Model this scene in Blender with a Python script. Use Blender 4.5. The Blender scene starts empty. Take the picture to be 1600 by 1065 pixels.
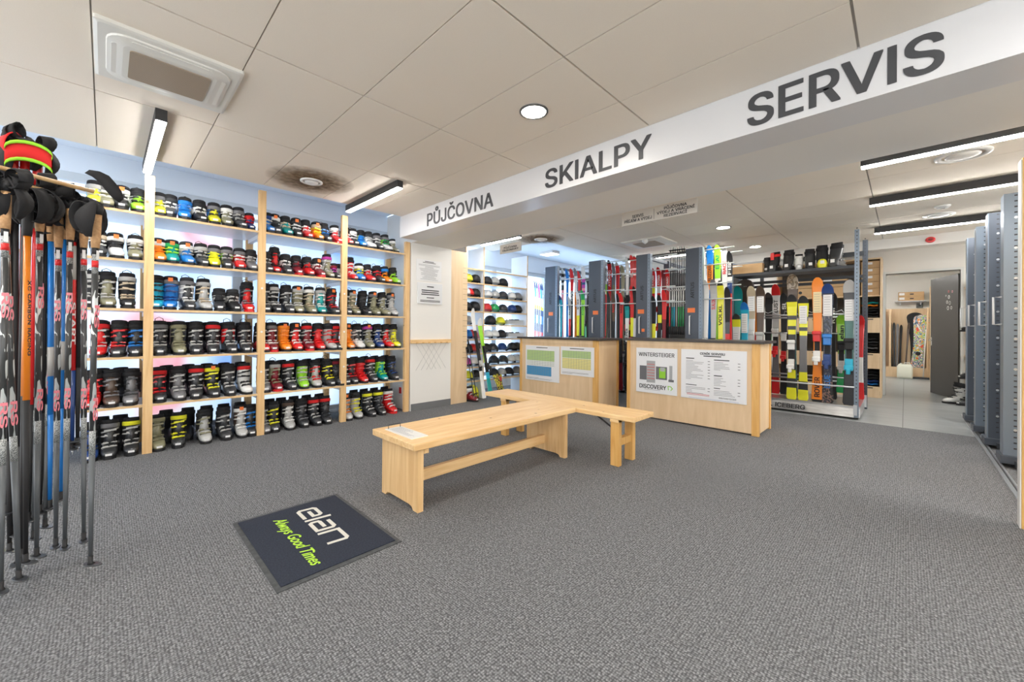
import bpy, bmesh, math, random
from mathutils import Vector, Matrix
from mathutils.geometry import tessellate_polygon
random.seed(7)
sc = bpy.context.scene
C = sc.collection
R_ = math.radians

# ------------------------------------------------------------------ camera
FPX, CY = 624.8, 510.5
yaw, pitch, roll = R_(44.5), R_(.2), R_(.44)
_f = Vector((-math.sin(yaw), math.cos(yaw), 0)); _r = Vector((math.cos(yaw), math.sin(yaw), 0)); _u = Vector((0, 0, 1))
_f2 = _f*math.cos(pitch)+_u*math.sin(pitch); _u2 = _u*math.cos(pitch)-_f*math.sin(pitch)
CR = _r*math.cos(roll)+_u2*math.sin(roll); CU = _u2*math.cos(roll)-_r*math.sin(roll); CF = _f2
CAM = Vector((0, 0, 1.2))
cd = bpy.data.cameras.new('camera'); cam = bpy.data.objects.new('camera', cd); C.objects.link(cam)
cd.sensor_width = 36; cd.lens = FPX/1600*36; cd.shift_y = -(532.5-CY)/1600; cd.clip_start = .02; cd.clip_end = 200
mt_ = Matrix((CR, CU, -CF)).transposed().to_4x4(); mt_.translation = CAM; cam.matrix_world = mt_
sc.camera = cam

# ------------------------------------------------------------------ world, exposure
w = bpy.data.worlds.new('sky'); sc.world = w; w.use_nodes = True
nt = w.node_tree; bg = nt.nodes['Background']
bg.inputs[0].default_value = (.62, .80, 1, 1); bg.inputs[1].default_value = 3.0
vs = sc.view_settings; vs.view_transform = 'Standard'; vs.look = 'None'; vs.gamma = 1; vs.exposure = 0.74
try: vs.use_curve_mapping = False
except Exception: pass
try:
    sc.cycles.use_denoising = True; sc.cycles.max_bounces = 8; sc.cycles.diffuse_bounces = 5
    sc.cycles.sample_clamp_indirect = 8
except Exception: pass
LED_E, SPOT_E, FILM_E, FILL_E = 48.0, 120.0, .60, 1.25

def at(px, py, ax, v):
    d = CF+CR*((px-800)/FPX)-CU*((py-CY)/FPX)
    t = (v-CAM[ax])/d[ax]
    return CAM+d*t

# ------------------------------------------------------------------ materials
MATS = {}
def lin(c):
    return tuple(((x/255)/12.92 if x/255 <= .04045 else ((x/255+.055)/1.055)**2.4) for x in c)
def mat(name, col, rough=.5, metal=0, coat=0, spec=None):
    if name in MATS: return MATS[name]
    m = bpy.data.materials.new(name); m.use_nodes = True
    b = m.node_tree.nodes['Principled BSDF']
    b.inputs['Base Color'].default_value = (*col[:3], 1); b.inputs['Roughness'].default_value = rough
    b.inputs['Metallic'].default_value = metal
    if coat: b.inputs['Coat Weight'].default_value = coat
    if spec is not None: b.inputs['Specular IOR Level'].default_value = spec
    MATS[name] = m; return m
def emis(name, col, s):
    m = bpy.data.materials.new(name); m.use_nodes = True; n = m.node_tree
    b = n.nodes['Principled BSDF']; b.inputs['Base Color'].default_value = (.9, .9, .9, 1)
    b.inputs['Emission Color'].default_value = (*col, 1); b.inputs['Emission Strength'].default_value = s
    MATS[name] = m; return m
def nodes(m):
    n = m.node_tree; return n, n.nodes, n.links, n.nodes['Principled BSDF']
def ramp(N, stops):
    r = N.new('ShaderNodeValToRGB'); e = r.color_ramp.elements
    e[0].position, e[0].color = stops[0][0], (*stops[0][1], 1); e[1].position, e[1].color = stops[-1][0], (*stops[-1][1], 1)
    for p, c in stops[1:-1]:
        x = e.new(p); x.color = (*c, 1)
    return r
def noisy(name, c1, c2, scale=(1, 1, 1), ns=5, detail=4, rough=.5, bump=0, dist=0, lo=.35, hi=.65, metal=0, knots=False, coat=0):
    m = mat(name, c1, rough, metal, coat); n, N, L, b = nodes(m)
    tc = N.new('ShaderNodeTexCoord'); mp = N.new('ShaderNodeMapping'); mp.inputs['Scale'].default_value = scale
    tx = N.new('ShaderNodeTexNoise'); tx.inputs['Scale'].default_value = ns; tx.inputs['Detail'].default_value = detail
    tx.inputs['Distortion'].default_value = dist
    L.new(tc.outputs['Object'], mp.inputs[0]); L.new(mp.outputs[0], tx.inputs['Vector'])
    r = ramp(N, [(lo, c1), (hi, c2)]); L.new(tx.outputs[0], r.inputs[0]); out = r.outputs[0]
    if knots:
        v = N.new('ShaderNodeTexVoronoi'); v.inputs['Scale'].default_value = 5.5
        mp2 = N.new('ShaderNodeMapping'); mp2.inputs['Scale'].default_value = (1, 1, 1)
        L.new(tc.outputs['Object'], mp2.inputs[0]); L.new(mp2.outputs[0], v.inputs['Vector'])
        kr = ramp(N, [(.0, (1, 1, 1)), (.05, (.75, .75, .75)), (.085, (0, 0, 0))]); L.new(v.outputs['Distance'], kr.inputs[0])
        mx = N.new('ShaderNodeMixRGB'); L.new(kr.outputs[0], mx.inputs[0]); L.new(out, mx.inputs[1]); mx.inputs[2].default_value = (.22, .08, .02, 1)
        out = mx.outputs[0]
    L.new(out, b.inputs['Base Color'])
    if bump:
        bp = N.new('ShaderNodeBump'); bp.inputs['Strength'].default_value = bump; bp.inputs['Distance'].default_value = .004
        L.new(tx.outputs[0], bp.inputs['Height']); L.new(bp.outputs[0], b.inputs['Normal'])
    return m

COL = dict(K=('black', (.013, .013, .015)), D=('charcoal', (.034, .036, .040)), G=('grey', (.18, .18, .19)), S=('silver', (.46, .46, .45)),
           W=('white', (.78, .78, .76)), R=('red', (.68, .018, .02)), B=('blue', (.015, .2, .62)), C=('turquoise', (.02, .42, .62)),
           Y=('yellow', (.82, .80, .03)), L=('lime', (.32, .72, .04)), N=('green', (.02, .36, .10)), O=('orange', (.88, .25, .015)),
           T=('teal', (.0, .30, .30)), P=('purple', (.50, .05, .34)), V=('olive', (.25, .24, .15)), M=('maroon', (.20, .01, .02)),
           E=('beige', (.56, .46, .33)), I=('navy', (.015, .05, .20)), A=('pink', (.85, .25, .3)), F=('brown', (.09, .06, .045)))
def cm(k, rough=.32, coat=.25): return mat('plastic_'+COL[k][0], COL[k][1], rough, 0, coat)
def fab(k): return mat('fabric_'+COL[k][0], COL[k][1], .85)

PINE = noisy('pine', (.74, .46, .20), (.86, .60, .31), (.6, 9, 9), 3, 5, .42, .05, 1.2, knots=True)
PINE_Y = noisy('pine_along_y', (.74, .46, .20), (.86, .60, .31), (9, .6, 9), 3, 5, .42, .05, 1.2, knots=True)
PINE_Z = noisy('pine_upright', (.70, .43, .19), (.82, .56, .28), (9, 9, .6), 3, 5, .45, .05, 1.2, knots=True)
HONEY = noisy('honey_wood', (.62, .33, .09), (.74, .44, .15), (9, 9, .6), 3, 5, .4, .03, 1)
BIRCH = noisy('birch_veneer', (.66, .47, .28), (.74, .55, .35), (5, 5, .5), 2.5, 6, .38, 0, .8)
BEECH = noisy('light_beech_panel', (.72, .52, .31), (.80, .60, .38), (5, 5, .5), 2.5, 6, .4, 0, .8)
EDGE_W = noisy('shelf_edge_wood', (.68, .45, .22), (.78, .56, .31), (6, .6, 6), 3, 4, .45)
PLY = noisy('plywood', (.60, .42, .20), (.72, .52, .28), (6, 6, .6), 3, 5, .5, knots=True)
CARD = noisy('cardboard', (.52, .33, .16), (.58, .38, .2), (1, 1, 1), 6, 3, .8)
WHITE = mat('white_paint', (.80, .78, .74), .7)
BEAMW = mat('white_fascia', (.70, .70, .71), .3)
LAMI = mat('white_laminate', (.78, .80, .84), .35)
DARKTOP = mat('dark_counter_top', (.045, .038, .035), .4)
STEEL = mat('rack_steel', (.085, .10, .125), .45, .35)
STEEL_L = mat('rack_steel_light', (.22, .27, .33), .4, .5)
ZINC = mat('zinc', (.62, .64, .66), .32, .8)
ALU = noisy('brushed_aluminium', (.55, .56, .57), (.70, .71, .72), (1, 8, 8), 8, 3, .28, metal=.85)
CHROME = mat('chrome', (.8, .8, .8), .15, 1)
LAMPB = mat('lamp_housing', (.03, .03, .032), .5)
BLK = mat('black_rubber', (.012, .012, .012), .6)
INK = mat('sign_ink', (.035, .035, .04), .5)
SIGNINK = mat('beam_letter_grey', (.062, .064, .07), .45)
PAPER = mat('paper_white', (.80, .80, .80), .55)
LED = emis('led_diffuser', (1, .98, .95), LED_E)
LEDW = emis('downlight_diffuser', (1, .93, .83), SPOT_E)
CORK = noisy('cork', (.50, .28, .13), (.62, .38, .19), (1, 1, 1), 90, 3, .75)
GAS = mat('grid_profile', (.42, .40, .37), .6)

# ------------------------------------------------------------------ mesh builder
class MB:
    def __init__(s): s.v = []; s.f = []; s.mi = []; s.sm = []; s.m = 0
    def add(s, vs, fs, smooth=False):
        o = len(s.v); s.v += [tuple(x) for x in vs]
        for f in fs: s.f.append([i+o for i in f]); s.mi.append(s.m); s.sm.append(smooth)
        return s
    def box(s, x0, x1, y0, y1, z0, z1, bev=0, M=None):
        if x0 > x1: x0, x1 = x1, x0
        if y0 > y1: y0, y1 = y1, y0
        if z0 > z1: z0, z1 = z1, z0
        if bev:
            bm = bmesh.new(); bmesh.ops.create_cube(bm, size=1)
            for v in bm.verts: v.co = Vector(((x0+x1)/2+v.co.x*(x1-x0), (y0+y1)/2+v.co.y*(y1-y0), (z0+z1)/2+v.co.z*(z1-z0)))
            bmesh.ops.bevel(bm, geom=bm.edges[:], offset=bev, segments=2, affect='EDGES', profile=.5)
            vs = [v.co.copy() for v in bm.verts]; fs = [[v.index for v in f.verts] for f in bm.faces]; bm.free()
        else:
            vs = [Vector(p) for p in ((x0, y0, z0), (x1, y0, z0), (x1, y1, z0), (x0, y1, z0), (x0, y0, z1), (x1, y0, z1), (x1, y1, z1), (x0, y1, z1))]
            fs = [(0, 3, 2, 1), (4, 5, 6, 7), (0, 1, 5, 4), (1, 2, 6, 5), (2, 3, 7, 6), (3, 0, 4, 7)]
        if M: vs = [M @ v for v in vs]
        return s.add(vs, fs)
    def loft(s, rings, cap=True, smooth=True, closed=True):
        n = len(rings[0]); vs = [p for r in rings for p in r]; fs = []
        for i in range(len(rings)-1):
            for j in range(n if closed else n-1):
                k = (j+1) % n; fs.append((i*n+j, i*n+k, (i+1)*n+k, (i+1)*n+j))
        s.add(vs, fs, smooth)
        if cap:
            b = len(s.v)-len(vs)
            s.f.append([b+j for j in range(n)][::-1]); s.mi.append(s.m); s.sm.append(False)
            s.f.append([b+(len(rings)-1)*n+j for j in range(n)]); s.mi.append(s.m); s.sm.append(False)
        return s
    def tube(s, pts, r, n=8, cap=True):
        pts = [Vector(p) for p in pts]; rings = []
        for i, p in enumerate(pts):
            d = (pts[min(i+1, len(pts)-1)]-pts[max(i-1, 0)]).normalized()
            a = d.cross(Vector((0, 0, 1))) if abs(d.z) < .9 else d.cross(Vector((1, 0, 0)))
            a.normalize(); b = d.cross(a); rr = r[i] if isinstance(r, (list, tuple)) else r
            rings.append([p+(a*math.cos(t)+b*math.sin(t))*rr for t in [2*math.pi*k/n for k in range(n)]])
        return s.loft(rings, cap)
    def lathe(s, prof, cx=0, cy=0, n=24, cap=True):
        return s.loft([[Vector((cx+r*math.cos(2*math.pi*k/n), cy+r*math.sin(2*math.pi*k/n), z)) for k in range(n)] for r, z in prof], cap)
    def prism(s, pts, ax, a, b):
        # polygon pts (2D) extruded along axis ax from a to b
        def mk(p, t): return Vector((t, p[0], p[1])) if ax == 0 else Vector((p[0], t, p[1])) if ax == 1 else Vector((p[0], p[1], t))
        n = len(pts); vs = [mk(p, a) for p in pts]+[mk(p, b) for p in pts]
        fs = [list(range(n))[::-1], list(range(n, 2*n))]+[(i, (i+1) % n, n+(i+1) % n, n+i) for i in range(n)]
        return s.add(vs, fs)
    def mesh(s, name, mats):
        me = bpy.data.meshes.new(name); me.from_pydata(s.v, [], s.f)
        if not isinstance(mats, (list, tuple)): mats = [mats]
        for m in mats: me.materials.append(m)
        me.polygons.foreach_set('material_index', s.mi); me.polygons.foreach_set('use_smooth', s.sm)
        bm = bmesh.new(); bm.from_mesh(me); bmesh.ops.recalc_face_normals(bm, faces=bm.faces[:]); bm.to_mesh(me); bm.free()
        me.update(); return me
    def build(s, name, mats, parent=None, loc=None):
        o = bpy.data.objects.new(name, s.mesh(name, mats)); C.objects.link(o)
        if parent: o.parent = parent
        if loc: o.location = loc
        return o
def Bx(*a, **k): return MB().box(*a, **k)
def obj(name, me, parent=None, mats=None):
    o = bpy.data.objects.new(name, me); C.objects.link(o)
    if parent: o.parent = parent
    if mats:
        for i, m in enumerate(mats): o.material_slots[i].link = 'OBJECT'; o.material_slots[i].material = m
    return o
def thing(name, label, cat, loc=(0, 0, 0), rz=0, group=None):
    o = bpy.data.objects.new(name, None); C.objects.link(o); o.location = loc; o.rotation_euler = (0, 0, rz); o.empty_display_size = .1
    o['label'] = label; o['category'] = cat
    if group: o['group'] = group
    return o
def tag(o, label, cat, group=None, kind=None):
    o['label'] = label; o['category'] = cat
    if group: o['group'] = group
    if kind: o['kind'] = kind
    return o
def struct(o): o['kind'] = 'structure'; return o
GLY = {
'A': (480, '16,0;201,509;276,509;463,0;395,0;287,302;264,372;232,478;245,478;213,371;191,302;85,0|110,142;110,199;370,199;370,142'),
'B': (456, '60,0;60,509;241,509;266,508;289,504;310,499;329,491;345,481;359,469;371,456;381,442;388,426;394,410;397,392;398,374;397,358;395,344;392,331;387,320;356,286;315,267;315,262;327,261;339,257;351,252;363,245;374,237;385,227;394,216;402,203;409,189;414,173;417,155;418,136;417,117;413,100;408,83;400,67;390,52;377,39;362,28;344,18;324,10;301,4;275,1;247,0|125,57;245,57;272,58;296,63;315,70;330,80;341,92;349,105;354,120;355,137;355,149;352,161;348,173;342,184;335,194;327,203;317,211;306,218;293,224;279,228;264,230;248,231;125,231|125,285;238,285;288,296;299,302;308,309;316,317;323,326;329,337;333,348;335,359;336,372;334,388;330,403;323,417;313,429;299,439;283,446;263,450;240,452;125,452'),
'C': (510, '267,-7;235,-5;205,1;177,11;150,25;126,42;104,63;86,88;70,115;57,146;48,179;42,215;40,254;42,293;48,329;57,362;70,393;86,421;104,445;126,466;150,484;177,498;205,508;235,514;267,516;340,504;357,498;373,490;388,481;402,471;415,460;427,447;438,433;448,418;456,402;463,385;469,367;473,348;408,348;389,395;357,428;315,449;267,456;245,454;223,450;203,443;184,432;166,419;150,403;137,385;125,364;116,340;109,314;105,285;103,254;105,223;109,194;116,168;125,145;137,123;151,105;166,89;184,76;203,66;223,59;245,54;267,53;315,60;357,81;389,114;408,160;473,160;469,142;463,124;457,107;448,91;438,76;428,62;416,49;402,38;388,28;373,19;357,11;341,5;323,0;305,-4;286,-6'),
'D': (502, '219,0;96,0;96,57;215,57;244,58;272,63;296,70;318,81;337,94;354,110;368,128;379,149;388,172;394,198;398,226;399,255;398,285;394,312;388,337;379,361;368,381;354,399;338,415;320,428;299,438;275,446;249,450;221,452;93,452;93,509;225,509;261,507;294,501;325,492;353,478;377,461;399,441;418,418;433,391;446,361;455,329;460,293;462,255;460,217;455,181;446,149;433,119;417,92;398,68;376,48;351,31;322,17;291,8;256,2|125,509;125,0;60,0;60,509'),
'E': (419, '60,0;60,509;372,509;372,452;125,452;125,286;355,286;355,229;125,229;125,57;375,57;375,0'),
'F': (410, '60,0;60,509;369,509;369,452;125,452;125,278;346,278;346,221;125,221;125,0'),
'G': (520, '269,-7;236,-5;205,1;176,11;149,25;125,43;104,64;85,88;69,116;57,146;47,179;42,215;40,254;42,293;47,329;57,362;69,393;85,421;103,445;125,466;149,484;175,498;203,508;233,514;265,516;285,515;304,513;322,509;340,504;358,497;374,489;389,480;403,469;416,458;429,445;439,431;449,416;458,401;465,384;470,367;474,349;408,349;387,393;356,427;315,448;265,456;243,454;222,450;202,443;183,432;166,419;150,404;137,385;125,364;116,340;109,314;105,285;103,254;105,223;109,194;116,168;125,145;137,124;151,105;166,90;184,76;203,66;224,59;246,54;269,53;290,54;309,57;328,63;345,71;360,81;374,93;386,107;396,123;404,141;410,160;414,180;415,202;434,199;283,199;283,256;478,256;478,200;476,170;471,141;463,115;451,91;436,69;419,50;399,33;377,19;352,8;326,0;298,-5'),
'H': (517, '60,0;60,509;125,509;125,289;392,289;392,509;457,509;457,0;392,0;392,232;125,232;125,0'),
'I': (185, '60,0;60,509;125,509;125,0'),
'J': (396, '185,-7;153,-4;124,3;98,15;75,33;57,55;44,81;36,111;33,145;33,173;98,173;98,145;99,123;104,104;111,88;122,74;134,64;149,56;166,51;185,50;204,51;220,56;235,64;248,74;258,88;266,104;270,123;272,145;272,509;336,509;336,145;334,111;326,81;313,55;294,33;271,15;246,3;217,-4'),
'K': (467, '104,145;104,216;139,261;174,303;212,344;364,509;448,509;231,276;228,276|60,0;60,509;125,509;125,334;124,225;125,193;125,0|372,0;188,259;228,309;449,0'),
'L': (393, '60,0;60,509;125,509;125,57;361,57;361,0'),
'M': (628, '60,0;60,509;152,509;277,187;287,159;299,123;311,84;322,49;307,49;318,83;330,121;342,158;352,187;476,509;568,509;568,0;504,0;504,291;504,327;505,369;506,413;507,457;513,457;498,409;482,363;467,322;456,291;342,0;286,0;170,291;159,321;145,361;129,408;112,457;119,457;120,416;121,372;122,328;122,291;122,0'),
'N': (523, '60,0;60,509;136,509;343,183;363,151;388,107;414,55;405,54;401,108;399,157;399,195;399,509;463,509;463,0;387,0;202,290;177,331;148,381;108,452;119,454;122,384;124,328;125,291;125,0'),
'O': (533, '267,-7;235,-5;205,1;177,11;150,25;126,42;105,63;86,88;70,115;57,146;48,179;42,215;40,254;42,293;48,329;57,362;70,393;86,421;105,445;126,466;150,484;177,498;205,508;235,514;267,516;299,514;329,508;357,498;384,484;408,466;429,445;448,421;464,393;477,362;486,329;491,293;493,254;491,215;486,179;477,146;464,115;448,88;429,63;408,42;384,25;357,11;329,1;299,-5|267,53;289,54;310,59;330,66;349,76;367,89;383,105;396,123;408,144;418,168;425,194;429,223;430,254;429,286;425,314;418,341;408,365;396,386;383,404;367,420;349,433;330,443;310,450;289,454;267,456;245,454;223,450;203,443;184,433;167,420;151,404;137,385;125,364;116,340;109,314;105,285;103,254;105,223;109,194;116,168;125,144;137,123;151,105;167,89;184,76;203,66;223,59;245,54'),
'P': (445, '60,0;60,509;235,509;263,507;289,503;312,497;332,487;350,476;366,462;379,447;390,430;398,411;404,391;407,370;409,348;407,325;404,304;398,284;390,265;379,248;366,233;350,219;332,207;312,198;289,191;263,187;235,186;125,186;125,0|125,242;233,242;252,243;269,246;284,250;297,256;308,264;318,272;327,282;333,294;338,306;342,319;344,333;344,348;344,362;342,376;338,389;333,402;326,413;318,423;308,431;297,439;284,444;268,449;251,451;232,452;125,452'),
'Q': (533, '245,159;313,159;369,85;384,65;468,-48;401,-48;346,27;331,46|267,-7;235,-5;205,1;177,11;150,25;126,42;105,63;86,88;70,115;57,146;48,179;42,215;40,254;42,293;48,329;57,362;70,393;86,421;105,445;126,466;150,484;177,498;205,508;235,514;267,516;299,514;329,508;357,498;384,484;408,466;429,445;448,421;464,393;477,362;486,329;491,293;493,254;491,215;486,179;477,146;464,115;448,88;429,63;408,42;384,25;357,11;329,1;299,-5|267,53;289,54;310,59;330,66;349,76;367,89;383,105;396,123;408,144;418,168;425,194;429,223;430,254;429,286;425,314;418,341;408,365;396,386;383,404;367,420;349,433;330,443;310,450;289,454;267,456;245,454;223,450;203,443;184,433;167,420;151,404;137,385;125,364;116,340;109,314;105,285;103,254;105,223;109,194;116,168;125,144;137,123;151,105;167,89;184,76;203,66;223,59;245,54'),
'R': (449, '60,0;60,509;236,509;264,507;290,504;313,497;333,489;351,478;367,465;380,450;390,433;399,415;405,395;408,374;409,352;408,330;405,309;399,290;390,271;380,255;367,240;351,228;333,217;312,209;289,203;264,199;236,198;125,198;125,0|125,255;234,255;252,256;269,258;284,262;298,267;309,273;319,281;327,290;334,300;339,312;342,324;344,338;345,352;344,367;342,380;339,393;334,405;327,415;319,425;309,433;298,440;284,445;269,449;252,451;233,452;125,452|353,0;230,229;303,229;428,0'),
'S': (447, '224,-9;197,-8;172,-4;149,1;128,9;108,19;91,31;76,45;64,60;54,77;46,96;41,115;38,137;104,137;107,123;110,110;116,98;123,88;132,79;142,71;154,64;166,59;224,49;241,50;257,52;272,55;286,60;299,66;311,74;321,82;329,92;336,102;341,114;345,126;346,139;345,151;342,161;338,171;332,179;296,205;245,222;184,239;154,249;128,260;105,274;86,289;71,307;60,326;54,348;52,372;53,393;58,413;65,431;75,448;87,463;102,476;119,488;138,498;158,506;180,511;203,514;227,516;252,514;275,511;296,505;316,498;334,488;351,476;365,463;377,449;387,433;394,415;399,397;401,378;337,378;334,396;326,412;316,426;302,437;286,447;267,453;247,457;225,459;209,458;194,456;180,452;167,448;156,442;145,435;136,427;129,418;123,409;118,398;116,387;115,376;116,363;119,352;124,342;131,334;169,308;212,293;264,279;312,264;359,238;395,198;401,185;405,171;407,155;408,139;407,118;403,99;396,81;386,64;374,48;360,34;343,21;323,11;302,2;278,-4;252,-8'),
'T': (449, '32,452;32,509;417,509;417,452;257,452;257,0;193,0;193,452'),
'U': (517, '259,-8;230,-7;203,-2;177,5;154,15;133,28;114,43;98,60;85,80;74,101;66,124;62,148;60,173;60,509;124,509;124,178;125,160;128,144;133,128;141,113;150,99;160,87;173,77;187,68;203,61;220,56;239,53;259,52;279,53;298,56;315,61;331,68;345,77;357,87;368,99;377,113;384,128;389,144;392,160;393,178;393,509;457,509;457,173;456,148;451,124;443,101;433,80;419,60;403,43;384,28;363,15;340,5;315,-2;288,-7'),
'V': (480, '204,0;16,509;84,509;192,206;215,137;248,31;235,31;267,138;290,206;395,509;463,509;278,0'),
'W': (686, '155,0;16,509;82,509;163,196;175,145;187,94;197,40;189,40;200,94;211,145;224,196;306,509;380,509;462,196;474,145;486,94;497,40;488,40;499,94;510,145;523,196;603,509;670,509;530,0;455,0;368,323;351,391;336,475;350,475;335,395;318,323;230,0'),
'X': (474, '18,0;217,284;217,236;29,509;104,509;178,400;204,361;223,329;243,292;232,292;252,329;272,361;298,400;374,509;446,509;259,239;259,287;456,0;382,0;292,129;268,165;250,195;230,231;244,231;225,196;206,166;182,129;91,0'),
'Y': (472, '203,0;203,208;16,509;91,509;192,344;222,292;250,230;224,230;251,293;280,344;381,509;455,509;268,208;268,0'),
'Z': (438, '42,0;42,46;273,385;306,431;341,476;348,454;285,452;223,452;40,452;40,509;397,509;397,462;169,129;134,81;97,33;90,54;152,57;214,57;399,57;399,0'),
'Ů': (517, '259,-8;230,-7;203,-2;177,5;154,15;133,28;114,43;98,60;85,80;74,101;66,124;62,148;60,173;60,509;124,509;124,178;125,160;128,144;133,128;141,113;150,99;160,87;173,77;187,68;203,61;220,56;239,53;259,52;279,53;298,56;315,61;331,68;345,77;357,87;368,99;377,113;384,128;389,144;392,160;393,178;393,509;457,509;457,173;456,148;451,124;443,101;433,80;419,60;403,43;384,28;363,15;340,5;315,-2;288,-7|259,527;247,528;235,530;224,534;214,539;182,570;177,580;173,590;170,601;170,612;170,624;173,635;177,646;182,656;214,686;224,691;235,694;247,696;259,697;271,696;282,694;293,691;304,686;336,656;341,646;345,635;347,624;348,612;347,601;345,590;341,580;336,570;304,539;293,534;282,530;271,528|259,571;267,571;275,574;282,577;289,583;294,589;298,596;300,604;301,612;300,621;298,629;294,636;289,643;282,648;275,652;267,654;259,655;250,654;243,652;236,648;229,643;224,636;220,629;218,621;217,612;218,604;220,596;224,589;229,583;236,577;243,574;250,571'),
'Č': (510, '267,-7;235,-5;205,1;177,11;150,25;126,42;104,63;86,88;70,115;57,146;48,179;42,215;40,254;42,293;48,329;57,362;70,393;86,421;104,445;126,466;150,484;177,498;205,508;235,514;267,516;340,504;357,498;373,490;388,481;402,471;415,460;427,447;438,433;448,418;456,402;463,385;469,367;473,348;408,348;389,395;357,428;315,449;267,456;245,454;223,450;203,443;184,432;166,419;150,403;137,385;125,364;116,340;109,314;105,285;103,254;105,223;109,194;116,168;125,145;137,123;151,105;166,89;184,76;203,66;223,59;245,54;267,53;315,60;357,81;389,114;408,160;473,160;469,142;463,124;457,107;448,91;438,76;428,62;416,49;402,38;388,28;373,19;357,11;341,5;323,0;305,-4;286,-6|217,659;266,599;315,659;376,659;376,656;295,565;237,565;157,656;157,659'),
'Ř': (449, '60,0;60,509;236,509;264,507;290,504;313,497;333,489;351,478;367,465;380,450;390,433;399,415;405,395;408,374;409,352;408,330;405,309;399,290;390,271;380,255;367,240;351,228;333,217;312,209;289,203;264,199;236,198;125,198;125,0|125,255;234,255;252,256;269,258;284,262;298,267;309,273;319,281;327,290;334,300;339,312;342,324;344,338;345,352;344,367;342,380;339,393;334,405;327,415;319,425;309,433;298,440;284,445;269,449;252,451;233,452;125,452|353,0;230,229;303,229;428,0|173,659;222,599;270,659;332,659;332,656;251,565;193,565;113,656;113,659'),
'Í': (300, '31,0;31,57;118,57;118,452;31,452;31,509;269,509;269,452;183,452;183,57;269,57;269,0|124,558;171,659;240,659;174,558'),
'Á': (480, '16,0;201,509;276,509;463,0;395,0;287,302;264,372;232,478;245,478;213,371;191,302;85,0|110,142;110,199;370,199;370,142|213,558;260,659;329,659;263,558'),
'Ý': (472, '203,0;203,208;16,509;91,509;192,344;222,292;250,230;224,230;251,293;280,344;381,509;455,509;268,208;268,0|209,558;257,659;325,659;259,558'),
'0': (453, '227,-7;199,-5;174,1;151,11;130,24;111,41;95,62;80,86;69,113;60,144;53,178;49,214;48,254;49,294;53,330;60,364;69,395;81,422;95,447;112,467;130,484;151,498;174,508;200,514;227,516;254,514;279,508;302,498;323,484;342,467;358,447;372,422;384,395;393,364;400,330;404,294;405,254;404,214;400,178;393,144;384,113;373,86;359,62;342,41;323,24;302,11;279,1;254,-5|227,50;245,51;261,56;276,63;290,74;303,87;313,103;323,122;330,144;336,168;340,194;343,223;344,254;343,285;340,314;336,341;330,365;323,387;313,405;303,422;290,435;276,446;261,453;245,458;227,460;209,458;192,453;177,446;163,435;151,422;140,405;131,387;123,365;117,341;113,314;110,285;109,254;110,223;113,194;117,168;123,144;131,122;140,103;151,87;163,74;177,63;192,56;209,51'),
'1': (453, '76,0;76,55;391,55;391,0|276,509;276,0;212,0;212,448;209,448;86,358;86,427;198,509'),
'2': (453, '64,0;64,47;234,229;282,282;311,327;320,371;319,385;317,397;313,408;308,419;301,428;293,436;283,443;273,449;224,460;209,459;196,457;184,453;172,447;162,441;153,433;145,424;139,413;134,402;130,390;128,376;127,362;66,362;67,384;71,405;77,424;86,442;98,459;111,473;126,486;143,496;162,505;182,511;203,514;225,516;247,514;268,511;288,505;306,497;323,486;337,474;350,461;361,445;370,428;376,411;380,392;381,372;371,318;336,259;267,180;153,60;153,57;389,57;389,0'),
'3': (453, '218,-7;195,-6;173,-3;152,2;133,10;114,19;98,30;83,43;70,57;60,74;52,91;46,111;44,132;109,132;111,119;115,107;120,97;126,87;134,78;144,71;154,64;165,59;219,50;275,61;287,67;297,74;307,83;315,93;321,104;325,116;328,130;329,145;328,158;326,172;322,184;316,196;308,207;299,217;288,226;275,234;260,240;242,244;223,247;201,248;157,248;157,299;288,448;288,452;70,452;70,509;372,509;372,461;211,278;211,289;239,290;264,288;287,284;308,276;327,265;344,253;359,239;371,222;381,205;387,186;392,166;393,145;392,123;387,103;380,84;370,66;358,50;344,36;327,23;309,12;288,4;266,-2;243,-6'),
'4': (453, '40,105;40,158;247,509;311,509;109,166;109,163;413,163;413,105|282,0;282,121;282,146;282,318;343,318;343,0'),
'5': (453, '221,-7;199,-6;178,-2;159,3;140,11;123,21;108,32;94,45;83,60;73,76;66,93;62,111;60,130;122,130;124,119;127,108;132,98;138,89;173,60;221,50;236,51;250,53;264,58;276,64;288,72;298,82;307,92;314,104;320,117;324,131;327,146;328,162;327,178;324,193;320,208;314,221;306,233;297,244;286,254;275,262;262,269;248,273;233,276;218,277;167,268;128,246;67,253;96,509;366,509;366,452;151,452;134,301;136,301;178,325;229,334;247,333;263,330;279,326;294,321;308,314;321,306;334,296;345,285;355,273;364,260;372,246;379,231;384,215;388,199;390,181;391,163;390,139;385,117;379,95;369,76;357,57;343,41;327,27;309,15;289,6;268,-1;245,-5'),
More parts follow.
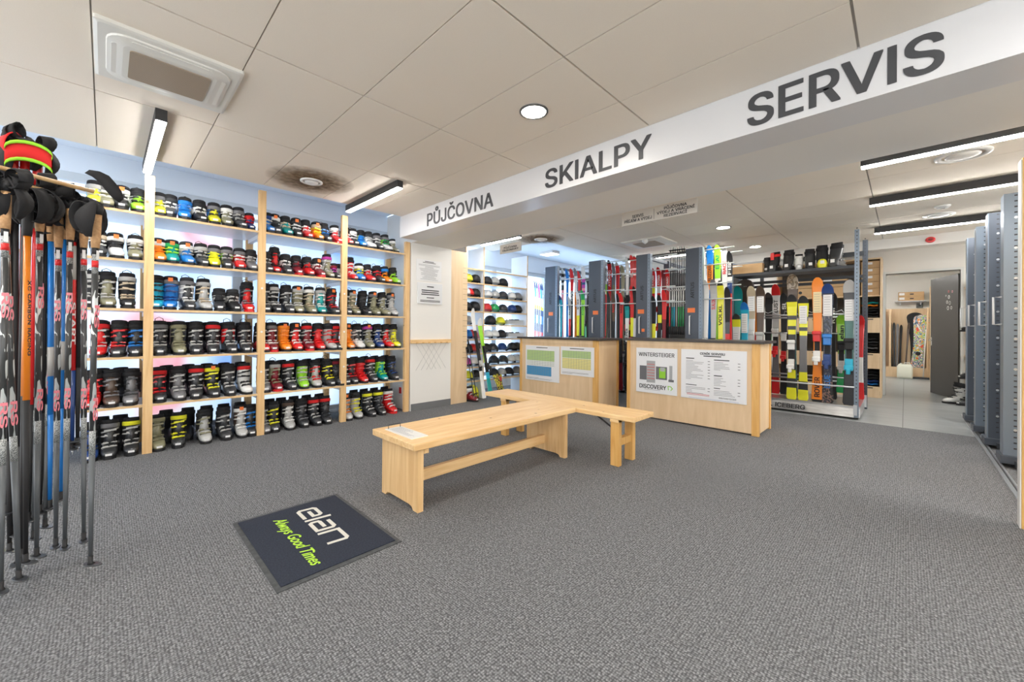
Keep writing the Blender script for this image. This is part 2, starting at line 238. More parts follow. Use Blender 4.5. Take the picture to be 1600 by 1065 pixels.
'6': (453, '226,-7;203,-5;182,-1;161,5;142,15;125,26;109,40;96,56;84,74;75,94;69,115;65,138;64,162;65,180;68,199;73,219;80,239;137,340;252,509;322,509;151,261;145,261;165,288;196,307;235,314;257,313;278,309;298,303;316,295;332,284;346,271;359,257;370,240;378,221;384,201;388,180;389,157;388,134;384,112;377,92;368,73;356,55;343,39;327,26;310,14;291,5;271,-2;249,-6|226,48;241,49;254,52;267,56;279,63;289,70;299,79;307,90;314,101;320,114;324,128;327,142;327,157;327,173;324,187;320,201;314,213;307,225;299,235;289,244;279,251;267,258;254,262;241,264;226,265;212,264;198,262;186,258;174,252;163,244;153,235;145,225;138,214;132,201;128,188;126,174;125,158;126,143;128,128;132,114;138,102;145,90;153,79;163,70;174,63;186,56;198,52;212,49'),
'7': (453, '97,0;323,448;323,452;62,452;62,509;391,509;391,449;165,0'),
'8': (453, '226,-7;201,-6;178,-2;156,3;136,11;117,21;101,33;86,47;74,62;64,78;57,96;53,115;52,135;53,151;55,166;59,181;65,195;72,208;81,220;90,231;101,241;113,249;125,256;139,261;153,265;153,267;135,273;119,282;105,293;93,308;83,324;76,342;72,360;70,380;72,399;75,417;82,434;90,450;101,464;114,477;129,488;146,498;164,506;184,511;204,514;226,516;248,514;269,511;288,506;306,498;323,488;337,477;350,464;361,450;370,434;377,417;380,399;382,380;380,361;376,342;369,324;359,308;347,293;333,282;318,273;300,267;300,265;314,261;327,256;339,249;351,241;362,231;372,220;380,208;387,195;393,181;397,166;400,151;401,135;399,115;395,96;388,78;378,62;366,47;352,33;335,21;317,11;296,3;275,-2;251,-6|226,49;243,50;258,52;272,55;285,60;296,66;307,74;315,82;323,91;329,102;333,113;336,126;337,139;336,152;333,165;329,177;322,189;314,199;305,208;295,216;283,223;270,228;256,232;242,234;226,235;211,234;196,232;182,228;169,223;157,216;147,208;138,199;130,189;123,177;119,165;116,152;115,139;116,126;119,113;123,102;129,91;136,82;145,74;156,66;167,60;180,55;195,52;210,50|226,290;274,300;284,306;293,313;300,321;307,330;312,341;316,351;318,363;319,376;318,388;316,399;313,410;308,420;301,429;294,437;285,444;275,449;226,460;177,449;167,444;159,437;151,429;145,420;139,410;136,399;134,388;133,376;134,363;136,351;139,341;145,330;151,321;159,313;168,306;178,300'),
'9': (453, '226,516;249,514;271,510;291,503;310,494;328,482;343,468;356,452;368,434;377,414;384,393;388,371;389,347;388,328;385,309;380,290;373,270;315,168;200,0;130,0;301,248;307,248;287,221;257,202;218,195;195,196;175,199;155,206;137,214;121,225;106,237;94,252;83,269;74,287;68,307;65,329;64,352;65,375;69,397;75,417;85,436;96,454;110,469;125,483;143,494;162,504;182,510;203,514|226,460;212,459;199,457;186,452;174,446;163,438;154,429;145,419;138,407;133,395;129,381;126,367;125,352;126,336;129,322;133,308;138,295;145,284;154,274;163,265;174,257;186,251;199,247;212,244;226,243;240,244;254,247;267,251;279,257;289,265;299,273;307,284;314,295;320,308;324,321;327,335;327,350;327,366;324,381;320,394;314,407;307,419;299,429;290,438;279,446;267,452;254,457;241,459'),
'.': (188, '95,-4;86,-4;78,-1;70,3;63,9;57,16;53,24;50,32;50,41;50,50;53,59;57,66;63,73;70,79;78,83;86,86;95,87;104,86;113,83;121,79;128,73;134,66;138,59;140,50;141,41;140,32;138,24;134,16;128,9;121,3;113,-1;104,-4'),
}

def text(name, s, width, height, m, parent, loc, rot=(R_(90), 0, 0), bold=.02, ex=.0012, shear=0, line=.9):
    """lettering mesh built from the outlines above (capitals and digits) or from the built-in font"""
    own = all(ch in GLY or ch in ' \n-' for ch in s)
    if own:
        vs_, fs_ = [], []
        for li, row in enumerate(s.split('\n')):
            W_ = sum(GLY[c][0] if c in GLY else 230 for c in row); x = -W_/2
            for c in row:
                if c not in GLY: x += 230; continue
                sps = [[tuple(map(int, p.split(','))) for p in sp.split(';')] for sp in GLY[c][1].split('|')]
                ar = [sum(p[i][0]*p[(i+1) % len(p)][1]-p[(i+1) % len(p)][0]*p[i][1] for i in range(len(p))) for p in sps]
                big = max(ar, key=abs)
                for k, p in enumerate(sps):
                    if ar[k]*big < 0: continue
                    grp = [p]+[h for m_, h in enumerate(sps) if ar[m_]*big < 0 and min(a_[0] for a_ in p) < h[0][0] < max(a_[0] for a_ in p) and min(a_[1] for a_ in p) < h[0][1] < max(a_[1] for a_ in p) and abs(ar[k]) > abs(ar[m_])]
                    flat = [Vector(((a_[0]+x)/1000, a_[1]/1000-li*line*.78, 0)) for g_ in grp for a_ in g_]
                    tri = tessellate_polygon([[Vector((a_[0], a_[1], 0)) for a_ in g_] for g_ in grp])
                    o_ = len(vs_); vs_ += flat; fs_ += [[i+o_ for i in t_] for t_ in tri]
                x += GLY[c][0]
        me = bpy.data.meshes.new(name); me.from_pydata(vs_, [], fs_)
    else:
        cu = bpy.data.curves.new(name, 'FONT'); cu.body = s; cu.size = 1; cu.offset = bold; cu.shear = shear
        cu.align_x = 'CENTER'; cu.space_line = line; cu.resolution_u = 3
        t = bpy.data.objects.new(name+'_tmp', cu); C.objects.link(t); bpy.context.view_layer.update()
        me = bpy.data.meshes.new_from_object(t.evaluated_get(bpy.context.evaluated_depsgraph_get()))
        bpy.data.objects.remove(t); bpy.data.curves.remove(cu)
    xs = [v.co.x for v in me.vertices]; ys = [v.co.y for v in me.vertices]
    cx, cy = (min(xs)+max(xs))/2, (min(ys)+max(ys))/2; w_, h_ = max(xs)-min(xs), max(ys)-min(ys)
    sx = width/w_ if width else height/h_; sy = height/h_ if height else sx
    bm = bmesh.new(); bm.from_mesh(me); bmesh.ops.remove_doubles(bm, verts=bm.verts[:], dist=1e-5)
    if own and bold > .008:
        base = bm.faces[:]
        for di_, (ax_, ay_) in enumerate(((1, .5), (1, -.5), (-1, .5), (-1, -.5), (0, .6), (0, -.6), (.5, 0), (-.5, 0))):
            g_ = bmesh.ops.duplicate(bm, geom=base)['geom']
            for v in g_:
                if isinstance(v, bmesh.types.BMVert): v.co.x += ax_*bold; v.co.y += ay_*bold; v.co.z = .00006*(di_+1)
    for v in bm.verts: v.co.x = (v.co.x-cx)*sx; v.co.y = (v.co.y-cy)*sy
    r = bmesh.ops.extrude_face_region(bm, geom=bm.faces[:])
    for g_ in r['geom']:
        if isinstance(g_, bmesh.types.BMVert): g_.co.z += ex
    bmesh.ops.recalc_face_normals(bm, faces=bm.faces[:])
    bm.to_mesh(me); bm.free(); me.materials.clear(); me.materials.append(m)
    o = bpy.data.objects.new(name, me); C.objects.link(o)
    if parent: o.parent = parent
    o.location = loc; o.rotation_euler = rot
    return o
ORD = ['first', 'second', 'third', 'fourth', 'fifth', 'sixth', 'seventh', 'eighth', 'ninth', 'tenth', 'eleventh', 'twelfth']

# ================================================================== SETTING
H = 2.7; XL = -5.75
# carpet
cp = mat('carpet', (.2, .2, .2), .95); n, N, L, b = nodes(cp)
tc = N.new('ShaderNodeTexCoord'); t1 = N.new('ShaderNodeTexNoise'); t1.inputs['Scale'].default_value = 95; t1.inputs['Detail'].default_value = 3
mpc = N.new('ShaderNodeMapping'); mpc.inputs['Rotation'].default_value = (0, 0, R_(0)); L.new(tc.outputs['Object'], mpc.inputs[0])
wv = N.new('ShaderNodeTexVoronoi'); wv.inputs['Scale'].default_value = 95; wv.inputs['Randomness'].default_value = .35; L.new(mpc.outputs[0], wv.inputs['Vector'])
L.new(tc.outputs['Object'], t1.inputs['Vector'])
mx = N.new('ShaderNodeMath'); mx.operation = 'MULTIPLY_ADD'; L.new(wv.outputs['Distance'], mx.inputs[0]); mx.inputs[1].default_value = -.75; L.new(t1.outputs[0], mx.inputs[2])
r = ramp(N, [(.0, (.065, .0665, .07)), (.25, (.165, .169, .177)), (.5, (.31, .316, .325))]); L.new(mx.outputs[0], r.inputs[0])
L.new(r.outputs[0], b.inputs['Base Color'])
bp = N.new('ShaderNodeBump'); bp.inputs['Strength'].default_value = .5; bp.inputs['Distance'].default_value = .004; L.new(mx.outputs[0], bp.inputs['Height']); L.new(bp.outputs[0], b.inputs['Normal'])
VIN = noisy('grey_vinyl_floor', (.27, .29, .30), (.36, .385, .39), (.4, 3, 1), 3, 5, .28, lo=.3, hi=.7)
struct(Bx(-6.1, 3.5, -2.5, 6.98, -.1, 0).build('floor', cp))
struct(Bx(-6.1, 3.5, 6.98, 15.5, -.1, -.001).build('floor', VIN))
mb = Bx(-.02, -.013, 6.99, 14.7, -.001, .0008); struct(mb.build('trim_1', mat('seam', (.13, .14, .14), .5)))

# ceiling: tiles with narrow joints over a plenum slab
TILE = noisy('ceiling_tile', (.84, .765, .66), (.86, .785, .68), (1, 1, 1), 200, 2, .85, .03)
tb = MB()
xs = [-4.87, -3.69, -2.51, -1.35, -.18, 1.0, 2.2, 3.5]
TILE_Y = 0
ysf = [-2.5, -1.86, -1.26, -.66, -.06, .555, 1.165, 1.765, 2.37, 2.8]
def tiles(xs, ys, yb=None):
    for i in range(len(xs)-1):
        for j in range(len(ys)-1):
            tb.box(xs[i]+.006, xs[i+1]-.006, ys[j]+.0035, ys[j+1]-.0035, H, H+.015)
tiles(xs, ysf)
xsb = [-4.42, -3.69, -2.53, -1.38, -.26, .9, 2.1, 3.5]
ysb = [3.8, 4.64, 5.29, 5.95, 6.55, 7.3, 8.2, 8.9]
tiles([-5.75]+xsb, ysb[:3]); tiles(xsb, ysb[2:])
tb.m = 1; tb.box(-4.87, 3.5, -2.5, 2.8, H+.012, H+.05); tb.box(-5.75, 3.5, 3.8, 5.29, H+.012, H+.05); tb.box(-4.42, 3.5, 5.29, 8.9, H+.012, H+.05)
struct(tb.build('ceiling', [TILE, GAS]))
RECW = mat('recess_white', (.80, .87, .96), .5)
rb = MB(); rb.box(-5.95, -4.87, -2.5, 3.06, 2.92, 2.98); rb.box(-4.88, -4.87, -2.5, 3.06, 2.75, 2.95)
struct(rb.build('ceiling', RECW))
rb = Bx(-6.15, -4.42, 5.29, 10.3, 2.80, 2.85); rb.box(-4.43, -4.42, 5.29, 10.3, 2.715, 2.82); struct(rb.build('ceiling', RECW))
struct(Bx(-4.42, 3.5, 8.92, 10.3, 2.705, 2.76).build('ceiling', WHITE))
# downstand beam with fascia
bmb = Bx(-4.9, 3.5, 2.8, 3.1, 2.42, 2.76); struct(bmb.build('trim_2', BEAMW))
struct(Bx(-5.75, 3.5, 3.1, 3.8, 2.42, 2.76).build('trim_3', WHITE))
for s, x0, x1, z0, z1 in (('PŮJČOVNA', -4.24, -3.04, 2.458, 2.665), ('SKIALPY', -2.335, -1.335, 2.47, 2.635), ('SERVIS', -.70, .125, 2.46, 2.65)):
    e = thing('wall_lettering', {'P': 'dark PŮJČOVNA lettering on the white ceiling beam', 'K': 'dark SKIALPY lettering on the white ceiling beam', 'E': 'large dark SERVIS lettering on the white ceiling beam'}[s[1] if s[1] in 'KE' else 'P'], 'lettering', ((x0+x1)/2, 2.8, z0), group='section names on the ceiling beam')
    for i_, ch in enumerate([s]):
        text('letters', s, x1-x0, z1-z0, SIGNINK, e, (0, -.002, (z1-z0)/2), bold=.018)

# left wall, front room: windows behind the boot shelves
def film(name, seed, pink):
    m = bpy.data.materials.new(name); m.use_nodes = True; MATS[name] = m
    n, N, L, b = nodes(m); tc = N.new('ShaderNodeTexCoord')
    t = N.new('ShaderNodeTexNoise'); t.inputs['Scale'].default_value = 1.1; t.inputs['Detail'].default_value = 2
    mp = N.new('ShaderNodeMapping'); mp.inputs['Location'].default_value = (0, seed, 0); L.new(tc.outputs['Object'], mp.inputs[0]); L.new(mp.outputs[0], t.inputs['Vector'])
    r = ramp(N, [(.30, (.16, .36, .85)), (.42, (.50, .72, 1)), (.56, (.72, .86, 1)), (.64, (.85, .30, .36) if pink else (.66, .84, 1)), (.72, (.75, .84, 1))])
    L.new(t.outputs[0], r.inputs[0]); L.new(r.outputs[0], b.inputs['Emission Color']); b.inputs['Emission Strength'].default_value = FILM_E
    b.inputs['Base Color'].default_value = (.6, .7, .8, 1); b.inputs['Roughness'].default_value = .25
    return m
FR = mat('window_frame_white', (.62, .68, .74), .45)
struct(Bx(-5.95, -5.75, -2.5, 3.1, 2.68, 2.95).build('wall_left', RECW))
struct(Bx(-5.95, -5.75, -2.5, 3.1, -.1, .04).build('wall_left', RECW))
ed = [-2.5, -.9, 1.12, 3.1]
for i in range(3):
    f_ = MB(); y0, y1 = ed[i], ed[i+1]
    f_.box(-5.85, -5.76, y0, y0+.05, .04, 2.68); f_.box(-5.85, -5.76, y1-.05, y1, .04, 2.68)
    f_.box(-5.85, -5.76, y0+.05, y1-.05, .04, .1); f_.box(-5.85, -5.76, y0+.05, y1-.05, 2.6, 2.68); f_.box(-5.85, -5.77, y0+.05, y1-.05, 2.50, 2.53)
    o = struct(f_.build('window_%d' % (i+1), FR))
    Bx(-5.83, -5.82, y0+.05, y1-.05, .1, 2.6).build('frosted_pane', film('window_film_%d' % i, i*3.1+.7, i < 2), o)
for i in range(3):  # unseen glowing panes added on the right wall to brighten soffit and ceiling
    a = 4.2+i*1.7; b_ = a+1.7; q = MB(); q.box(3.5, 3.58, a, a+.06, .9, 2.5); q.box(3.5, 3.58, b_-.06, b_, .9, 2.5); q.box(3.5, 3.58, a+.06, b_-.06, .9, .96); q.box(3.5, 3.58, a+.06, b_-.06, 2.44, 2.5)
    o = struct(q.build('window_%d' % (i+17), FR)); Bx(3.54, 3.55, a+.06, b_-.06, .96, 2.44).build('frosted_pane', emis('added_side_fill_%d' % i, (1, .96, .90), 6.5), o)
# pillar and wood panel between the boot and helmet shelves
struct(Bx(-5.75, -5.05, 3.07, 3.78, 0, 2.42).build('wall_pillar', WHITE))
struct(Bx(-5.95, -5.75, 3.1, 4.1, -.1, 2.8).build('wall_left', WHITE))
struct(Bx(-5.75, -4.9, 3.07, 3.1, 2.42, 2.92).build('trim_4', WHITE))
struct(Bx(-5.05, -5.04, 3.08, 3.78, 0, .10).build('baseboard_pillar', mat('grey_skirting', (.16, .165, .17), .6)))
struct(Bx(-5.75, -5.07, 3.78, 4.12, 0, 2.42).build('wall_wood_panel', BEECH))
# perforated grooves in the wood panel edge
g = MB()
for i in range(18): g.box(-5.069, -5.066, 4.03, 4.12, .72+i*.085, .724+i*.085)
struct(g.build('trim_5', mat('groove', (.25, .16, .08), .7)))
# left wall of the back room : windows to the snow
WX = -5.95
sill = Bx(WX-.2, WX, 4.1, 10.3, -.1, .25); struct(sill.build('wall_left', WHITE))
struct(Bx(WX-.2, WX, 4.1, 10.3, 2.45, 2.85).build('wall_left', RECW))
GL = mat('clear_glass', (1, 1, 1), .02); n, N, L, b = nodes(GL)
tr = N.new('ShaderNodeBsdfTransparent'); gs = N.new('ShaderNodeBsdfGlossy'); gs.inputs['Roughness'].default_value = .02
ms = N.new('ShaderNodeMixShader'); ms.inputs[0].default_value = .06; L.new(tr.outputs[0], ms.inputs[1]); L.new(gs.outputs[0], ms.inputs[2]); L.new(ms.outputs[0], N['Material Output'].inputs[0])
ed = [4.1, 4.95, 5.55, 7.2, 8.8, 10.3]
for i in range(5):
    f_ = MB(); y0, y1 = ed[i], ed[i+1]
    for a, b_ in ((y0, y0+.06), (y1-.06, y1)): f_.box(WX-.12, WX-.02, a, b_, .25, 2.45)
    f_.box(WX-.12, WX-.02, y0+.06, y1-.06, .25, .33); f_.box(WX-.12, WX-.02, y0+.06, y1-.06, 2.37, 2.45)
    o = struct(f_.build('window_%d' % (i+4), FR)); Bx(WX-.075, WX-.068, y0+.06, y1-.06, .33, 2.37).build('glass_pane', GL, o)
# snow outside
SNOW = noisy('snow', (.70, .78, .88), (.9, .94, 1), (1, 1, 1), 2.5, 6, .9, .4)
gb = bmesh.new(); bmesh.ops.create_grid(gb, x_segments=24, y_segments=24, size=9)
for v in gb.verts:
    v.co = Vector((v.co.x-16.2, v.co.y+6, -.3+.09*(-v.co.x+9)*.9+.25*math.sin(v.co.x*1.7)*math.cos(v.co.y*1.3)))
me = bpy.data.meshes.new('ground'); gb.to_mesh(me); gb.free(); me.materials.append(SNOW); me.polygons.foreach_set('use_smooth', [True]*len(me.polygons))
struct(obj('ground_outside', me))
# remaining room shell
# right and front walls; unseen glowing panes added as fill light
struct(Bx(3.5, 3.6, 2.6, 4.2, 0, 2.95).build('wall_right', WHITE)); struct(Bx(3.5, 3.6, 4.2, 9.3, 2.5, 2.95).build('wall_right', WHITE)); struct(Bx(3.5, 3.6, 4.2, 9.3, 0, .9).build('wall_right', WHITE)); struct(Bx(3.5, 3.6, 9.3, 10.4, 0, 2.95).build('wall_right', WHITE)); struct(Bx(3.5, 3.6, -2.5, 2.6, 2.5, 2.95).build('wall_right', WHITE)); struct(Bx(3.5, 3.6, -2.5, 2.6, 0, .5).build('wall_right', WHITE))
struct(Bx(-5.95, 3.6, -2.6, -2.5, 0, .3).build('wall_front', WHITE)); struct(Bx(-5.95, 3.6, -2.6, -2.5, 2.5, 2.95).build('wall_front', WHITE))
FILL_GLASS = emis('added_fill_glass', (.93, .97, 1), FILL_E)  # emissive fill for the added panes out of view
for i in range(5):
    a = -5.95+i*1.9; b_ = a+1.9; q = MB(); q.box(a, a+.06, -2.58, -2.5, .3, 2.5); q.box(b_-.06, b_, -2.58, -2.5, .3, 2.5); q.box(a+.06, b_-.06, -2.58, -2.5, .3, .36); q.box(a+.06, b_-.06, -2.58, -2.5, 2.44, 2.5)
    o = struct(q.build('window_%d' % (i+9), FR)); Bx(a+.06, b_-.06, -2.55, -2.54, .36, 2.44).build('frosted_pane', FILL_GLASS, o)
for i in range(3):
    a = -2.5+i*1.7; b_ = a+1.7; q = MB(); q.box(3.5, 3.58, a, a+.06, .5, 2.5); q.box(3.5, 3.58, b_-.06, b_, .5, 2.5); q.box(3.5, 3.58, a+.06, b_-.06, .5, .56); q.box(3.5, 3.58, a+.06, b_-.06, 2.44, 2.5)
    o = struct(q.build('window_%d' % (i+14), FR)); Bx(3.54, 3.55, a+.06, b_-.06, .56, 2.44).build('frosted_pane', FILL_GLASS, o)
bw = MB(); bw.box(-6.15, -.26, 10.3, 10.42, 0, 2.85); bw.box(-.26, .68, 10.3, 10.42, 2.27, 2.85); bw.box(.68, 3.6, 10.3, 10.42, 0, 2.85)
struct(bw.build('wall_back', WHITE))
struct(Bx(-4.42, 3.5, 8.9, 9.0, 2.54, 2.72).build('trim_6', WHITE))
df = MB(); df.box(-.30, -.26, 10.27, 10.45, 0, 2.31); df.box(.68, .72, 10.27, 10.45, 0, 2.31); df.box(-.26, .68, 10.27, 10.45, 2.27, 2.31)
dr = struct(df.build('door_1', mat('door_frame_paint', (.72, .74, .72), .5)))
# store room beyond
st = MB(); st.box(-1.5, 2.2, 15.0, 15.1, 0, 2.75); st.box(-1.6, -1.5, 10.42, 15.1, 0, 2.75); st.box(2.2, 2.3, 10.42, 15.1, 0, 2.75)
struct(st.build('wall_store', WHITE)); struct(Bx(-1.6, 2.3, 10.42, 15.1, 2.7, 2.76).build('ceiling', WHITE))
# door leaf swung open into the store
DL = mat('dark_brown_door', (.042, .035, .029), .38)
lf = MB().box(0, .96, -.04, 0, .008, 2.22, .003).build('door_2', DL, None, (.665, 10.46, 0)); struct(lf)
lf.rotation_euler = (0, 0, math.atan2(11.38-10.46, .354-.665))
hd = MB().tube([(.90, .0, 1.03), (.90, .05, 1.03), (.78, .05, 1.03)], .009).build('door_handle', CHROME, lf)
Bx(.885, .915, 0, .008, .93, 1.09).build('lock_plate', CHROME, lf)
stick = [('W', .30, 1.83, .032), ('W', .36, 1.74, .03), ('S', .27, 1.72, .035), ('W', .33, 1.63, .037), ('R', .31, 1.93, .022), ('A', .19, 1.92, .022), ('W', .40, 1.86, .016), ('W', .22, 1.63, .03)]
for k, x, z, rr in stick:
    q = MB(); q.loft([[Vector((x+rr*math.cos(a), y, z+rr*math.sin(a))) for a in [2*math.pi*i/16 for i in range(16)]] for y in (0, .0015)])
    q.m = 1; q.loft([[Vector((x+rr*.55*math.cos(a), y, z+rr*.55*math.sin(a))) for a in [2*math.pi*i/12 for i in range(12)]] for y in (.0015, .0022)])
    q.build('sticker', [cm(k), cm('D')], lf)

# ================================================================== LAMPS AND CEILING FITTINGS
def led(x0, x1, y, zt, zb, label, susp=False):
    t = thing('linear_lamp', label, 'ceiling lamp', ((x0+x1)/2, y, zt), group='linear led lamps'); h_ = (x1-x0)/2
    Bx(-h_, h_, -.032, .032, zb-zt+.008, 0).build('housing', LAMPB, t)
    Bx(-h_+.004, h_-.004, -.027, .027, zb-zt, zb-zt+.008).build('diffuser', LED, t)
    if susp:
        for x in (-h_*.7, h_*.7): MB().tube([(x, 0, 0), (x, 0, H-zt)], .004, 6).build('hanger', ZINC, t)
led(-5.02, -3.68, .262, 2.7, 2.61, 'short linear lamp under the ceiling ending at the leftmost shelf post')
led(-4.93, -3.68, 2.10, 2.7, 2.62, 'short linear lamp ending above the third post of the boot shelves')
led(-4.95, -4.09, 4.32, 2.62, 2.55, 'short linear lamp behind the beam above the PŮJČOVNA OBJEDNÁVKY sign', True)
led(-.244, 1.9, 4.03, 2.500, 2.435, 'long linear lamp nearest the beam on the right side', True)
led(-.29, 1.9, 6.03, 2.69, 2.6, 'long linear lamp, middle of the three on the right side')
led(-.32, 1.9, 7.8, 2.69, 2.6, 'long linear lamp, farthest of the three on the right side')
led(-4.2, -2.3, 7.75, 2.69, 2.62, 'linear lamp glowing above the mobile ski racks')
led(-4.2, -2.4, 9.3, 2.69, 2.62, 'added hidden lamp brightening the room behind the mobile ski racks')  # extra lamp added out of sight to lift the dark back zone
led(-1.2, 1.6, 13.2, 2.69, 2.6, 'added unseen lamp brightening the store room')  # extra lamp added out of sight so the nook reads brighter
led(-1.7, -.2, 12.2, 2.69, 2.6, 'linear lamp in the store room seen over the doorway')
for x, y in ((-2.9, -1.2), (1.4, .26), (1.4, -1.4), (1.2, 2.0)): led(x-.7, x+.7, y, 2.7, 2.62, 'added unseen fill lamp on the ceiling behind the viewer')  # unseen fill lamps added to light the front room
def spot(x, y, label):
    t = thing('downlight', label, 'ceiling lamp', (x, y, H), group='round recessed downlights')
    MB().lathe([(.100, 0), (.100, -.006), (.084, -.009), (.082, -.002)], n=32, cap=False).build('ring', mat('downlight_ring', (.16, .16, .16), .3, .7), t)
    MB().lathe([(.083, -.001), (.083, -.004)], n=32).build('diffuser', LEDW, t)
spot(-1.835, 2.066, 'round downlight in the front ceiling above the bench')
spot(-1.87, 4.55, 'round downlight just above the hanging SERVIS PŮJČOVNA sign')
spot(-1.9, 6.33, 'round downlight above the fourth ski rack')
spot(-1.92, 8.17, 'farthest round downlight, over the alpine ski rack')
for x, y in ((.55, .9), (-1.8, -.6)): spot(x, y, 'added unseen downlight in the front ceiling behind the viewer')  # two more unseen downlights added as fill
# warm soot ring is dirt on the tile around the valve
def valve(x, y, r, label, soot=True):
    t = thing('air_valve', label, 'air vent', (x, y, H), group='round ceiling air valves')
    MB().lathe([(r, 0), (r, -.010), (r*.8, -.018), (r*.74, -.004)], n=32, cap=False).build('ring', mat('valve_white', (.78, .78, .76), .35), t)
    MB().lathe([(r*.62, -.004), (r*.62, -.014), (r*.4, -.026), (.005, -.030)], n=32).build('disc', mat('valve_white', (.78, .78, .76), .35), t)
    if soot:
        m = mat('soot_stain', (.2, .12, .05), .9); n, N, L, b = nodes(m)
        tc = N.new('ShaderNodeTexCoord'); gr = N.new('ShaderNodeTexGradient'); gr.gradient_type = 'SPHERICAL'
        mp = N.new('ShaderNodeMapping'); mp.inputs['Scale'].default_value = (2.4, 2.4, 2.4); L.new(tc.outputs['Object'], mp.inputs[0]); L.new(mp.outputs[0], gr.inputs[0])
        nz = N.new('ShaderNodeTexNoise'); nz.inputs['Scale'].default_value = 14; L.new(tc.outputs['Object'], nz.inputs['Vector'])
        mu = N.new('ShaderNodeMath'); mu.operation = 'MULTIPLY'; L.new(gr.outputs[0], mu.inputs[0]); L.new(nz.outputs[0], mu.inputs[1])
        rr = ramp(N, [(0, (0, 0, 0)), (.5, (.85, .85, .85))]); L.new(mu.outputs[0], rr.inputs[0]); L.new(rr.outputs[0], b.inputs['Alpha'])
        MB().lathe([(r*.7, -.0008), (.41, -.0008), (.41, -.0004), (r*.7, -.0004)], n=48, cap=False).build('dirt_stain', m, t)
valve(-4.37, 1.48, .105, 'round air valve with a brown dirt ring above the boot shelves')
valve(-4.37, 5.12, .11, 'round air valve with a brown dirt ring behind the beam')
valve(.345, 5.08, .17, 'large round air valve between the right linear lamps', False)
valve(.305, 7.5, .15, 'round air valve near the far right linear lamp', False)
t = thing('smoke_detector', 'small white smoke detector on the ceiling near the far right lamp', 'smoke detector', (.315, 6.98, H))
MB().lathe([(.07, 0), (.07, -.015), (.05, -.03), (.0, -.034)], n=24).build('detector_body', mat('valve_white', (1,)*3), t); Bx(-.02, .02, -.005, .005, -.037, -.03).build('sensor', INK, t)
t = thing('fire_sounder', 'red round fire alarm sounder on the far white bulkhead', 'alarm', (.275, 8.9, 2.61))
q = MB(); q.loft([[Vector((r*math.cos(a), y, r*math.sin(a)*.8)) for a in [2*math.pi*i/24 for i in range(24)]] for r, y in ((.055, 0), (.055, -.03), (.045, -.045))]); q.build('alarm_body', cm('R'), t)
q = MB(); q.loft([[Vector((r*math.cos(a), y, r*math.sin(a)*.8)) for a in [2*math.pi*i/16 for i in range(16)]] for r, y in ((.026, -.045), (.02, -.052))]); q.build('lens', mat('plastic_dark_red', (.25, .01, .01), .3), t)
# ceiling cassette air conditioner
def rrect(x0, x1, y0, y1, r, z, n=5):
    out = []
    for cx, cy, a0 in ((x1-r, y1-r, 0), (x0+r, y1-r, 90), (x0+r, y0+r, 180), (x1-r, y0+r, 270)):
        for i in range(n+1):
            a = R_(a0+90*i/n); out.append(Vector((cx+r*math.cos(a), cy+r*math.sin(a), z)))
    return out
ACW = mat('ac_white_plastic', (.76, .75, .70), .4)
t = thing('ceiling_air_conditioner', 'white ceiling cassette air conditioner with a brown grille', 'air conditioner', (-3.095, .256, H))
MB().loft([rrect(-.315, .315, -.31, .31, .012, 0), rrect(-.315, .315, -.31, .31, .012, -.018), rrect(-.30, .30, -.295, .295, .02, -.024)], smooth=False).build('cassette_frame', ACW, t)
q = MB(); q.loft([rrect(-.265, .265, -.265, .265, .09, -.024), rrect(-.262, .262, -.262, .262, .09, -.032), rrect(-.20, .20, -.20, .20, .04, -.042)], smooth=False); q.build('cover', ACW, t)
GR = mat('ac_grille', (.34, .27, .20), .6); n, N, L, b = nodes(GR)
tc = N.new('ShaderNodeTexCoord'); wv = N.new('ShaderNodeTexWave'); wv.inputs['Scale'].default_value = 28; L.new(tc.outputs['Object'], wv.inputs['Vector'])
bp = N.new('ShaderNodeBump'); bp.inputs['Strength'].default_value = .6; L.new(wv.outputs[1], bp.inputs['Height']); L.new(bp.outputs[0], b.inputs['Normal'])
MB().loft([rrect(-.165, .165, -.175, .175, .015, -.041), rrect(-.165, .165, -.175, .175, .015, -.047)], smooth=False).build('grille', GR, t)
for a in range(4):
    q = MB(); q.loft([rrect(-.17, .17, .215, .245, .012, -.030), rrect(-.17, .17, .215, .245, .012, -.038)], smooth=False)
    o = q.build('air_flap', ACW, t); o.rotation_euler = (0, 0, R_(90*a))
    q = MB(); q.box(-.175, .175, .208, .212, -.035, -.0365); o2 = q.build('slot', INK, o)
t = thing('ceiling_air_conditioner', 'small ceiling cassette with brown grille above the ski racks', 'air conditioner', (-3.15, 6.55, H))
MB().loft([rrect(-.36, .36, -.33, .33, .02, 0), rrect(-.36, .36, -.33, .33, .02, -.02), rrect(-.3, .3, -.28, .28, .04, -.035)], smooth=False).build('cassette_frame', ACW, t)
MB().loft([rrect(-.2, .2, -.2, .2, .015, -.034), rrect(-.2, .2, -.2, .2, .015, -.041)], smooth=False).build('grille', GR, t)
MB().lathe([(.05, -.03), (.045, -.07), (.0, -.10)], cx=.1, cy=-.34, n=16).build('sensor_cone', mat('valve_white', (1,)*3), t)
t = thing('ceiling_luminaire', 'small square glowing luminaire on the blue lit ceiling by the windows', 'ceiling lamp', (-5.3, 6.5, 2.80))
Bx(-.17, .17, -.12, .12, -.05, 0).build('housing', WHITE, t); Bx(-.16, .16, -.11, .11, -.056, -.05).build('diffuser', emis('small_luminaire', (1, .9, .7), 3), t)

